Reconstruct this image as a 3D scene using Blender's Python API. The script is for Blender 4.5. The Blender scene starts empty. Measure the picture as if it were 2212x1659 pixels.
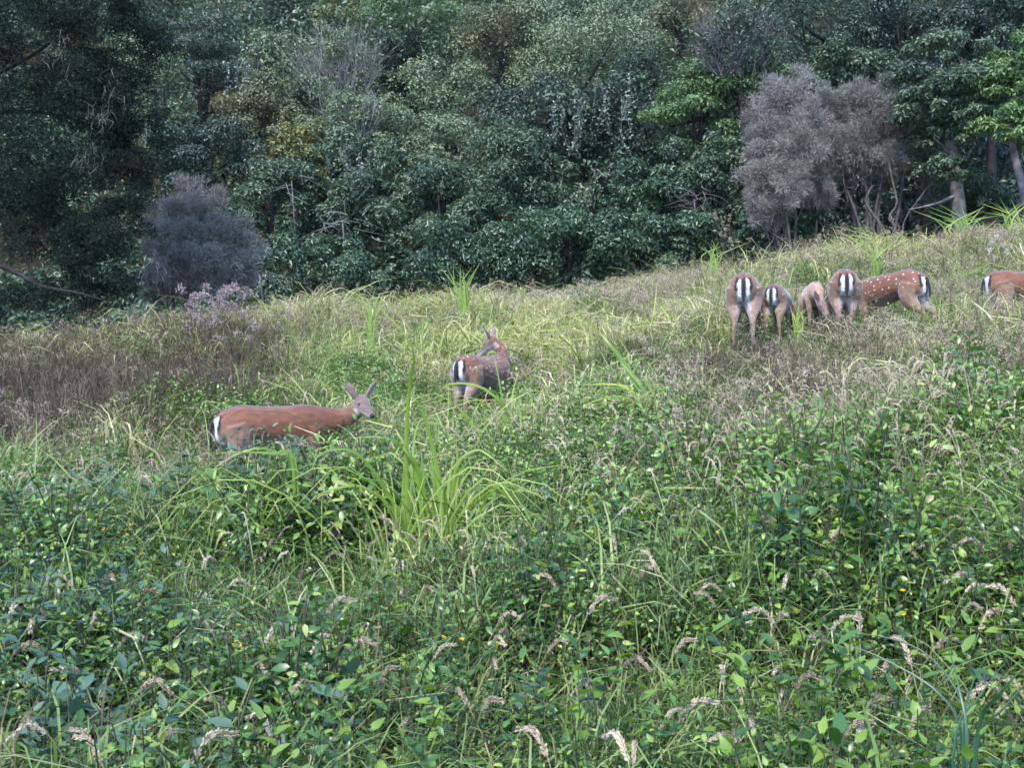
import bpy, math, random
import numpy as np
from mathutils import Vector, Matrix

rng = np.random.default_rng(11)
random.seed(11)
S = bpy.context.scene
COL = S.collection

# ------------------------------------------------------------------ camera
CAMZ = 1.6
FPX = 2372.0                       # focal length in pixels of a 2212 px wide picture
cam_d = bpy.data.cameras.new('camera')
cam = bpy.data.objects.new('camera', cam_d)
COL.objects.link(cam)
cam.location = (0, 0, CAMZ)
cam.rotation_euler = (math.radians(90), 0, 0)
cam_d.sensor_width = 36.0
cam_d.lens = 36.0 * FPX / 2212.0
cam_d.clip_start = 0.05
cam_d.clip_end = 1000.0
S.camera = cam

# ------------------------------------------------------------------ sky, sun, exposure
SUN_EL, SUN_AZ = math.radians(52), math.radians(205)     # azimuth: clockwise from +Y
w = bpy.data.worlds.new('World')
S.world = w
w.use_nodes = True
nt = w.node_tree
sky = nt.nodes.new('ShaderNodeTexSky')
sky.sky_type = 'NISHITA'
sky.sun_disc = False
sky.sun_elevation = SUN_EL
sky.sun_rotation = SUN_AZ
sky.air_density = 1.0
sky.dust_density = 0.4
sky.ozone_density = 6.8
bg = nt.nodes['Background']
bg.inputs[1].default_value = 0.15
nt.links.new(sky.outputs[0], bg.inputs[0])
sd = bpy.data.lights.new('sun', 'SUN')
so = bpy.data.objects.new('sun', sd)
COL.objects.link(so)
sd.energy = 1.55
sd.angle = math.radians(10)
sd.color = (1.0, 0.93, 0.84)
dvec = Vector((math.sin(SUN_AZ) * math.cos(SUN_EL), math.cos(SUN_AZ) * math.cos(SUN_EL), math.sin(SUN_EL)))
so.rotation_euler = dvec.to_track_quat('Z', 'Y').to_euler()
so.location = (0, 0, 30)
S.view_settings.view_transform = 'Standard'
S.view_settings.look = 'None'
S.view_settings.gamma = 1.0
S.view_settings.use_curve_mapping = False
S.view_settings.exposure = 2.35
S.cycles.max_bounces = 6
S.cycles.diffuse_bounces = 2
S.cycles.glossy_bounces = 2
S.cycles.transmission_bounces = 3
S.cycles.transparent_max_bounces = 4
S.cycles.use_denoising = True
S.cycles.filter_width = 1.6

# ------------------------------------------------------------------ helpers
def P(px, py, D):
    return np.array([(px - 1106.0) / FPX * D, D, CAMZ + (829.5 - py) / FPX * D])

def tag(o, label=None, cat=None, group=None, kind=None):
    if label: o['label'] = label
    if cat: o['category'] = cat
    if group: o['group'] = group
    if kind: o['kind'] = kind
    return o

def mesh(name, V, F, mat, rnd=None, smooth=False):
    """V (n,3); F list of face index arrays (each (m,k))."""
    V = np.asarray(V, dtype=np.float32)
    if not isinstance(F, (list, tuple)): F = [F]
    F = [np.asarray(f, dtype=np.int32) for f in F if len(f)]
    me = bpy.data.meshes.new(name)
    me.vertices.add(len(V)); me.vertices.foreach_set('co', V.ravel())
    nl = sum(f.size for f in F); npoly = sum(len(f) for f in F)
    me.loops.add(nl); me.polygons.add(npoly)
    me.loops.foreach_set('vertex_index', np.concatenate([f.ravel() for f in F]))
    st, tot, o = [], [], 0
    for f in F:
        k = f.shape[1]
        st.append(o + np.arange(len(f)) * k); tot.append(np.full(len(f), k)); o += f.size
    me.polygons.foreach_set('loop_start', np.concatenate(st).astype(np.int32))
    me.polygons.foreach_set('loop_total', np.concatenate(tot).astype(np.int32))
    if smooth: me.polygons.foreach_set('use_smooth', np.ones(npoly, dtype=bool))
    me.update(calc_edges=True)
    if rnd is not None:
        a = me.attributes.new('rnd', 'FLOAT', 'POINT')
        a.data.foreach_set('value', np.asarray(rnd, dtype=np.float32))
    if mat: me.materials.append(mat)
    return me

def obj(name, me, parent=None, loc=None):
    o = bpy.data.objects.new(name, me)
    COL.objects.link(o)
    if parent: o.parent = parent
    if loc is not None: o.location = loc
    return o

def empty(name, loc, rz=0.0):
    o = bpy.data.objects.new(name, None)
    COL.objects.link(o)
    o.location = loc; o.rotation_euler = (0, 0, rz)
    o.empty_display_size = 0.1
    return o

class G:
    """Geometry collector: quads and triangles with a random value per vertex."""
    def __init__(s): s.V, s.Q, s.T, s.R, s.n = [], [], [], [], 0
    def add(s, V, Q=None, T=None, R=0.5):
        V = np.asarray(V, float); m = len(V)
        s.V.append(V)
        if Q is not None and len(Q): s.Q.append(np.asarray(Q, int) + s.n)
        if T is not None and len(T): s.T.append(np.asarray(T, int) + s.n)
        s.R.append(np.broadcast_to(np.asarray(R, float), (m,)).copy())
        s.n += m
    def build(s, name, mat, smooth=False):
        F = []
        if s.Q: F.append(np.concatenate(s.Q))
        if s.T: F.append(np.concatenate(s.T))
        return mesh(name, np.concatenate(s.V), F, mat, np.concatenate(s.R), smooth)

def nrm(v):
    v = np.asarray(v, float)
    return v / np.maximum(np.linalg.norm(v, axis=-1, keepdims=True), 1e-9)

def tube(g, pts, rad, sides=5, R=0.5, cap=True):
    pts = np.asarray(pts, float); n = len(pts)
    rad = np.broadcast_to(np.asarray(rad, float), (n,))
    T = nrm(np.gradient(pts, axis=0))
    up = np.array([0.0, 0, 1.0]) if abs(T[0, 2]) < .9 else np.array([1.0, 0, 0])
    A = nrm(np.cross(T, up)); B = np.cross(T, A)
    th = np.arange(sides) / sides * 2 * math.pi
    V = pts[:, None] + rad[:, None, None] * (np.cos(th)[None, :, None] * A[:, None] + np.sin(th)[None, :, None] * B[:, None])
    V = V.reshape(-1, 3)
    i = np.arange(n - 1)[:, None] * sides; j = np.arange(sides)[None]; k = (j + 1) % sides
    Q = np.stack([i + j, i + k, i + sides + k, i + sides + j], -1).reshape(-1, 4)
    Tt = []
    if cap:
        V = np.vstack([V, pts[:1], pts[-1:]]); a, b = n * sides, n * sides + 1
        for q in range(sides):
            Tt.append((a, (q + 1) % sides, q)); Tt.append((b, (n - 1) * sides + q, (n - 1) * sides + (q + 1) % sides))
    g.add(V, Q, Tt, R)

def spline(pts, n):
    """Catmull-Rom through pts, n samples."""
    p = np.asarray(pts, float)
    p = np.vstack([2 * p[0] - p[1], p, 2 * p[-1] - p[-2]])
    m = len(p) - 3
    u = np.linspace(0, m - 1e-6, n); k = u.astype(int); t = (u - k)[:, None]
    a, b, c, d = p[k], p[k + 1], p[k + 2], p[k + 3]
    return .5 * (2 * b + (c - a) * t + (2 * a - 5 * b + 4 * c - d) * t ** 2 + (3 * b - a - 3 * c + d) * t ** 3)

_tab = np.random.default_rng(5).random((256, 256))
def noise(x, y, f=1.0):
    x = np.asarray(x, float) * f + 400.3; y = np.asarray(y, float) * f + 400.7
    i = np.floor(x).astype(int); j = np.floor(y).astype(int)
    u = x - i; v = y - j; u = u * u * (3 - 2 * u); v = v * v * (3 - 2 * v)
    t = lambda a, b: _tab[a % 256, b % 256]
    return (t(i, j) * (1 - u) + t(i + 1, j) * u) * (1 - v) + (t(i, j + 1) * (1 - u) + t(i + 1, j + 1) * u) * v
def sstep(a, b, x):
    t = np.clip((np.asarray(x, float) - a) / (b - a), 0, 1); return t * t * (3 - 2 * t)

# ------------------------------------------------------------------ materials
def leaf_mat(name, cols, rough=.5, trans=.3, spec=.4, orand=.5):
    m = bpy.data.materials.new(name); m.use_nodes = True
    nt = m.node_tree; N = nt.nodes; L = nt.links
    bs = N['Principled BSDF']; out = N['Material Output']
    at = N.new('ShaderNodeAttribute'); at.attribute_name = 'rnd'
    oi = N.new('ShaderNodeObjectInfo')
    m1 = N.new('ShaderNodeMath'); m1.operation = 'MULTIPLY'; m1.inputs[1].default_value = 1 - orand
    m2 = N.new('ShaderNodeMath'); m2.operation = 'MULTIPLY_ADD'; m2.inputs[1].default_value = orand
    L.new(at.outputs['Fac'], m1.inputs[0]); L.new(oi.outputs['Random'], m2.inputs[0]); L.new(m1.outputs[0], m2.inputs[2])
    cr = N.new('ShaderNodeValToRGB')
    e = cr.color_ramp.elements
    while len(e) < len(cols): e.new(.5)
    for k, (p, c) in enumerate(cols):
        e[k].position = p; e[k].color = (*c, 1)
    L.new(m2.outputs[0], cr.inputs[0])
    L.new(cr.outputs[0], bs.inputs['Base Color'])
    bs.inputs['Roughness'].default_value = rough
    bs.inputs['Specular IOR Level'].default_value = spec
    if trans > 0:
        tr = N.new('ShaderNodeBsdfTranslucent'); mx = N.new('ShaderNodeMixShader'); mx.inputs[0].default_value = trans
        hs = N.new('ShaderNodeHueSaturation'); hs.inputs['Saturation'].default_value = 1.15; hs.inputs['Value'].default_value = 1.3
        L.new(cr.outputs[0], hs.inputs['Color']); L.new(hs.outputs[0], tr.inputs['Color'])
        L.new(bs.outputs[0], mx.inputs[1]); L.new(tr.outputs[0], mx.inputs[2]); L.new(mx.outputs[0], out.inputs['Surface'])
    return m

def noise_mat(name, c1, c2, scale=6.0, rough=.9, bump=.3, detail=6.0):
    m = bpy.data.materials.new(name); m.use_nodes = True
    nt = m.node_tree; N = nt.nodes; L = nt.links; bs = N['Principled BSDF']
    tc = N.new('ShaderNodeTexCoord'); nz = N.new('ShaderNodeTexNoise')
    nz.inputs['Scale'].default_value = scale; nz.inputs['Detail'].default_value = detail
    L.new(tc.outputs['Object'], nz.inputs['Vector'])
    cr = N.new('ShaderNodeValToRGB'); cr.color_ramp.elements[0].color = (*c1, 1); cr.color_ramp.elements[1].color = (*c2, 1)
    cr.color_ramp.elements[0].position = .3; cr.color_ramp.elements[1].position = .7
    L.new(nz.outputs['Fac'], cr.inputs[0]); L.new(cr.outputs[0], bs.inputs['Base Color'])
    bs.inputs['Roughness'].default_value = rough; bs.inputs['Specular IOR Level'].default_value = .12
    bp = N.new('ShaderNodeBump'); bp.inputs['Strength'].default_value = bump; bp.inputs['Distance'].default_value = .02
    L.new(nz.outputs['Fac'], bp.inputs['Height']); L.new(bp.outputs[0], bs.inputs['Normal'])
    return m

M = {}
M['soil'] = noise_mat('soil_and_thatch', (.018, .017, .010), (.05, .045, .022), 3.0, .95, .4)
M['bark'] = noise_mat('grey_bark', (.07, .062, .06), (.19, .165, .155), 7.0, .9, .9)
M['stem_bark'] = noise_mat('stem_bark', (.03, .026, .025), (.09, .08, .075), 9.0, .9, .6)
M['dark_bark'] = noise_mat('dark_bark', (.010, .008, .008), (.032, .027, .027), 9.0, .9, .6)
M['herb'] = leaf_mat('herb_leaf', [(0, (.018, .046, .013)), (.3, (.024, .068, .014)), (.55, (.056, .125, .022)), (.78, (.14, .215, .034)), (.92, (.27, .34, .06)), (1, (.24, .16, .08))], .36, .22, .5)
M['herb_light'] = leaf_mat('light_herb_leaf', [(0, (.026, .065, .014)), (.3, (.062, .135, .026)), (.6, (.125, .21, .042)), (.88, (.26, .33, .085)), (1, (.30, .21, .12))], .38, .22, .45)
M['herb_stem'] = leaf_mat('herb_stem', [(0, (.03, .05, .018)), (1, (.065, .055, .03))], .6, 0, .3)
M['blueherb'] = leaf_mat('blue_green_leaf', [(0, (.038, .080, .046)), (1, (.078, .138, .080))], .55, .2, .5)
M['lime'] = leaf_mat('lime_leaf', [(0, (.08, .16, .022)), (1, (.21, .30, .05))], .45, .35, .4)
M['blade'] = leaf_mat('sedge_blade', [(0, (.085, .155, .020)), (.45, (.165, .24, .032)), (.8, (.29, .31, .06)), (1, (.42, .36, .15))], .4, .3, .5)
M['bluesedge'] = leaf_mat('blue_sedge_blade', [(0, (.018, .058, .030)), (.7, (.036, .092, .044)), (1, (.11, .18, .07))], .4, .25, .5)
M['grass'] = leaf_mat('grass_blade', [(0, (.05, .11, .025)), (.35, (.11, .18, .045)), (.65, (.22, .27, .09)), (1, (.46, .40, .24))], .5, .3, .35)
M['palegrass'] = leaf_mat('pale_grass_blade', [(0, (.040, .085, .018)), (.22, (.13, .19, .04)), (.45, (.34, .37, .115)), (.65, (.56, .52, .25)), (1, (.68, .60, .42))], .55, .35, .3)
M['brown'] = leaf_mat('shade_toned_brown_grass', [(0, (.035, .026, .018)), (.5, (.085, .06, .042)), (.8, (.16, .12, .08)), (1, (.34, .28, .19))], .7, .2, .2)  # dry brown grass, colour lowered further to stand for the left tree's shade
M['seed'] = leaf_mat('seed_head', [(0, (.22, .16, .105)), (.5, (.40, .315, .225)), (1, (.60, .50, .38))], .75, .25, .2)
M['stalk'] = leaf_mat('dry_stalk', [(0, (.16, .13, .07)), (1, (.42, .36, .22))], .6, .1, .3)
M['darkstalk'] = leaf_mat('dark_stalk', [(0, (.035, .025, .02)), (1, (.10, .07, .055))], .7, 0, .2)
M['yellow'] = leaf_mat('yellow_petal', [(0, (.50, .27, .015)), (1, (.66, .42, .03))], .5, .2, .3)
M['white'] = leaf_mat('white_flower', [(0, (.34, .32, .30)), (1, (.58, .55, .52))], .6, .2, .3)
M['fluff'] = leaf_mat('pink_grey_fluff', [(0, (.20, .15, .14)), (1, (.38, .31, .30))], .8, .25, .2)
# tree foliage
def fol(name, a, b, c, **k): M[name] = leaf_mat(name, [(0, a), (.5, b), (1, c)], k.get('rough', .45), k.get('trans', .22), k.get('spec', .5), .12)
fol('leaf_mid', (.020, .040, .020), (.042, .074, .035), (.105, .145, .075))
fol('leaf_light', (.050, .082, .040), (.115, .150, .072), (.23, .26, .135))
fol('leaf_dark', (.012, .024, .016), (.024, .043, .027), (.054, .082, .050))
fol('leaf_olive', (.050, .065, .028), (.095, .105, .045), (.19, .165, .080))
fol('leaf_yellow', (.050, .075, .025), (.105, .125, .038), (.25, .20, .055))
fol('leaf_bright', (.032, .065, .024), (.070, .130, .036), (.135, .205, .060))
fol('leaf_gloss', (.017, .042, .020), (.036, .072, .032), (.080, .132, .060), rough=.34, spec=.5)
fol('fine_dark', (.006, .011, .010), (.012, .020, .016), (.034, .044, .036), spec=.06, rough=.8)
fol('fine_grey', (.135, .120, .108), (.235, .212, .192), (.39, .36, .33), spec=.2)
fol('fine_grey_green', (.09, .090, .078), (.17, .165, .145), (.30, .29, .25), spec=.2)
fol('pale_twig', (.07, .066, .062), (.13, .124, .118), (.24, .23, .22), trans=0, spec=.2)
fol('purple_twig', (.07, .055, .065), (.12, .10, .11), (.18, .155, .165), trans=0, spec=.2)

# ------------------------------------------------------------------ terrain
ctl = []
def C(px, py, D): ctl.append(P(px, py, D))
def A(x, y, z): ctl.append(np.array([x, y, CAMZ + z]))
for x, z in ((-8, -1.7), (-3, -1.55), (0, -1.55), (3, -1.45), (8, -1.1)):
    A(x, -6, z - .15); A(x, 0, z)
A(-1.5, 2.4, -1.52); A(0, 2.4, -1.48); A(1.5, 2.4, -1.40)
A(-2.2, 4.2, -1.50); A(0, 4.2, -1.45); A(2.2, 4.2, -1.28)
A(-3.2, 6.2, -1.42); A(0, 6.2, -1.28); A(3.0, 6.2, -1.0)
C(600, 1092, 9.5); C(100, 1030, 9.8); C(1100, 1010, 9.3); C(1500, 930, 9.3); C(2000, 890, 9.3); C(2500, 830, 9.3); C(-400, 1060, 9.5)
C(1040, 908, 12.4); C(1620, 762, 12.2); C(1950, 742, 12.7); C(2220, 720, 13.2); C(2700, 640, 13.5); C(1330, 850, 12.3); C(300, 880, 12.4); C(-300, 900, 12.5)
C(0, 805, 15); C(-500, 830, 15)
C(400, 755, 16.5); C(800, 722, 18); C(1200, 695, 19); C(1500, 650, 19.6); C(1800, 606, 20); C(2212, 555, 20); C(2800, 480, 20)
for x, z0 in ((-16, -1.2), (-8, -.6), (-2, .1), (4, .8), (10, 2.3), (18, 3.5)):
    A(x, 24.5, z0); A(x, 28, z0 + .9); A(x, 36, z0 * .5 + 6.5); A(x, 50, 18); A(x, 75, 38)
A(-40, 30, 3); A(-40, 60, 24); A(40, 30, 7); A(40, 60, 26); A(-30, 5, -1.6); A(30, 8, 3.5); A(-30, -20, -2.5); A(30, -20, 0)
ctl = np.array(ctl)
cxy = ctl[:, :2]
def _phi(r2): return .5 * r2 * np.log(np.maximum(r2, 1e-9))
K = _phi(((cxy[:, None] - cxy[None]) ** 2).sum(-1)) + np.eye(len(cxy)) * .15
Pm = np.hstack([np.ones((len(cxy), 1)), cxy])
Am = np.block([[K, Pm], [Pm.T, np.zeros((3, 3))]])
sol = np.linalg.solve(Am, np.concatenate([ctl[:, 2], np.zeros(3)]))
def H0(x, y):
    x = np.asarray(x, float); y = np.asarray(y, float); sh = np.broadcast(x, y).shape
    xf = np.clip(np.broadcast_to(x, sh).ravel(), -45, 45); yf = np.clip(np.broadcast_to(y, sh).ravel(), -22, 78)
    out = np.zeros(len(xf))
    for s in range(0, len(xf), 20000):
        q = np.stack([xf[s:s + 20000], yf[s:s + 20000]], -1)
        out[s:s + 20000] = _phi(((q[:, None] - cxy[None]) ** 2).sum(-1)) @ sol[:-3] + sol[-3] + q @ sol[-2:]
    return out.reshape(sh)
def H(x, y):
    return H0(x, y) + .10 * (noise(x, y, .9) - .5) + .05 * (noise(x, y, 2.3) - .5) + sstep(7, 12, y) * sstep(26, 22, y) * .30 * (noise(x + 11, y + 5, .62) - .5)
def terrain():
    # non-uniform grid: fine where the meadow is, coarse far away
    xs = np.concatenate([np.linspace(-160, -26, 18), np.linspace(-24, 24, 160), np.linspace(26, 160, 18)])
    ys = np.concatenate([np.linspace(-160, -8, 16), np.linspace(-6, 32, 150), np.linspace(33, 200, 50)])
    X, Y = np.meshgrid(xs, ys)
    Z = H(X, Y)
    V = np.stack([X, Y, Z], -1).reshape(-1, 3)
    nx, ny = len(xs), len(ys)
    i = (np.arange(ny - 1)[:, None] * nx + np.arange(nx - 1)[None]).ravel()
    o = obj('ground', mesh('ground', V, np.stack([i, i + 1, i + nx + 1, i + nx], -1), M['soil'], None, True))
    tag(o, 'dark soil and thatch of the sloping meadow and the wooded hillside', 'ground', kind='structure')
terrain()
def gz(x, y): return float(H(np.array([x]), np.array([y]))[0])

# mounds of matted plants on top of the terrain (raised herb layer)
MOUNDS = [(-1.35, 6.9, .5, .36), (-1.75, 7.0, .5, .28), (-.75, 6.6, .4, .08), (.25, 7.6, .9, .10), (-1.9, 5.0, .7, .12), (1.6, 6.6, .8, .20), (2.6, 7.4, .8, .2), (-2.6, 6.8, .9, .18), (.9, 5.0, .6, .12), (2.2, 4.6, .5, .16), (-.9, 3.9, .5, .1)]
def mound(x, y):
    z = np.zeros(np.broadcast(x, y).shape)
    for a, b, r, h in MOUNDS: z = z + h * np.exp(-((x - a) ** 2 + (y - b) ** 2) / (r * r))
    return z
def veg_h(x, y):
    """height of the plant layer"""
    px = 1106 + x / np.maximum(y, .5) * FPX
    h = .36 + .22 * (noise(x + 7, y, .8) - .35) + .12 * (noise(x, y + 3, 2.0) - .5)
    h = h - .12 * sstep(6.8, 8.6, y) - .07 * sstep(9, 11.5, y) * sstep(1250, 1450, px)
    return np.maximum(h + mound(x, y) * (.6 + .8 * noise(x, y, 1.7)), .10)
def hit(px, py, extra=0.0):
    D = np.linspace(2.0, 24, 900)
    x = (px - 1106) / FPX * D
    z = CAMZ + (829.5 - py) / FPX * D
    top = H(x, D) + veg_h(x, D) + extra
    k = np.argmax(z <= top)
    return float(D[k])

# ------------------------------------------------------------------ forest
def kites(p, t, n, L, W, fold=.25):
    s = nrm(np.cross(n, t)); m = len(p)
    L = np.broadcast_to(L, (m,))[:, None]; W = np.broadcast_to(W, (m,))[:, None]
    a = p; b = p + t * L * .45 + s * W * .5 + n * W * fold; c = p + t * L - n * L * .12; d = p + t * L * .45 - s * W * .5 + n * W * fold
    V = np.stack([a, b, c, d], 1).reshape(-1, 3)
    i = np.arange(m)[:, None] * 4
    T = np.concatenate([i + [0, 1, 2], i + [0, 2, 3]])
    return V, T

def sph(n, zb=0.0):
    v = nrm(rng.normal(size=(n, 3))); v[:, 2] += zb
    return nrm(v)

def crown_mesh(name, c, r, kind, mat, nclump, nleaf, L, W):
    c = np.asarray(c, float); r = np.asarray(r, float)
    mr = r.mean()
    off = rng.uniform(0, 90, 2)
    def lobes(u): return (.62 + .72 * noise(np.arctan2(u[:, 1], u[:, 0]) * 1.1 + off[0], u[:, 2] * 2.1 + off[1]))[:, None]
    if kind == 'strand':
        # fine twiggy bush: fans of thin strands on many overlapping boughs
        u = sph(nclump, -.12); u[:, 2] = np.maximum(u[:, 2], -.8); cc = u * r * np.where(u[:, 2:] < 0, [1.12, 1.0, 1.0], 1.0) * rng.uniform(.25, .95, (nclump, 1)) * lobes(u)
        cr = mr * rng.uniform(.14, .36, nclump)
        k = rng.integers(0, nclump, nleaf)
        v = sph(nleaf, .25)
        p = cc[k] + v * cr[k][:, None] * rng.uniform(.45, 1.1, (nleaf, 1))
        t = nrm(.35 * nrm(p / r) + .5 * v + rng.normal(size=(nleaf, 3)) * .75)
        n = nrm(np.cross(t, rng.normal(size=(nleaf, 3))))
        V, T = kites(c + p, t, n, L * rng.uniform(.6, 1.5, nleaf), W, .0)
        rv = np.clip(.5 * rng.random(nclump)[k] + .5 * rng.random(nleaf), 0, 1)
        return mesh(name, V, [T], mat, np.repeat(rv, 4))
    flat = {'tier': .30, 'broad': .72, 'fine': .7, 'layer': .42}[kind]
    r = r * 1.1; nleaf = int(nleaf * 1.75); L = L * .80; W = W * .80
    u = sph(nclump, .18)
    f = rng.uniform(.30, 1.0, (nclump, 1)) ** .6
    cc = u * r * f * lobes(u)
    if kind in ('tier', 'layer'): cc[:, 2] = np.round(cc[:, 2] / (mr * .42)) * mr * .42 + rng.normal(size=nclump) * mr * .05
    cr = mr * rng.uniform(.17, .40, nclump) * (1.15 if kind in ('tier', 'layer') else 1)
    wgt = cr ** 2; k = rng.choice(nclump, nleaf, p=wgt / wgt.sum())
    v = sph(nleaf, .35)
    p = cc[k] + v * cr[k][:, None] * rng.uniform(.55, 1.12, (nleaf, 1)) ** .7 * np.array([1, 1, flat])
    # loose leaves outside the clumps keep the outline ragged
    lo = rng.random(nleaf) < .16
    p[lo] *= rng.uniform(.9, 1.18, (lo.sum(), 1))
    n = nrm(v * .7 + np.array([0, -.15, .55]) + rng.normal(size=(nleaf, 3)) * .45)
    t = rng.normal(size=(nleaf, 3)); t[:, 2] -= .5
    t = nrm(t - n * (t * n).sum(-1, keepdims=True))
    V, T = kites(c + p, t, n, L * rng.uniform(.6, 1.35, nleaf), W * rng.uniform(.7, 1.3, nleaf))
    rv = np.clip(.55 * rng.random(nclump)[k] + .45 * rng.random(nleaf), 0, 1)
    return mesh(name, V, [T], mat, np.repeat(rv, 4))

def tree(name, label, cat, px, py, rx, ry, D, kind, mat, nleaf, L=.13, W=.06, nclump=None, trunk='dark_bark', tr=None, depth=.9, tx=0.0, limbs=6, group=None, base=None):
    c = P(px, py, D); r = np.array([rx / FPX * D, max(rx, ry) * .8 / FPX * D * depth, ry / FPX * D])
    bx, by = (c[0] + tx, D) if base is None else base
    bz = gz(bx, by) - .1
    root = empty(name, (bx, by, bz))
    tag(root, label, cat, group)
    rel = c - np.array([bx, by, bz])
    if nclump is None: nclump = int(np.clip(26 + 10 * r.prod() ** .33 * 2, 24, 90))
    obj('crown', crown_mesh('crown', rel, r, kind, M[mat], nclump, nleaf, L, W), root)
    g = G()
    hgt = max(rel[2], .5)
    tr = tr or .035 * (hgt + r[2]) * .5 + .03
    mid = rel * .55 + np.array([rng.normal() * .05 * hgt, rng.normal() * .05 * hgt, 0]) * .6
    tube(g, spline([(0, 0, 0), mid, rel + [0, 0, r[2] * .3]], 9), np.linspace(tr, tr * .35, 9), 7, .5)
    for q in range(limbs):
        s = rng.uniform(.35, .95); a = mid * (1 - s) + rel * s if s > .3 else mid
        u = sph(1, .2)[0]
        e = rel + u * r * .8
        m_ = (a + e) / 2 + rng.normal(size=3) * .08 * r.mean() + [0, 0, -.1 * r.mean()]
        tube(g, spline([a, m_, e], 7), np.linspace(tr * .45, tr * .1, 7), 5, .5)
    obj('trunk', g.build('trunk', M[trunk], True), root)
    return root

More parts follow.
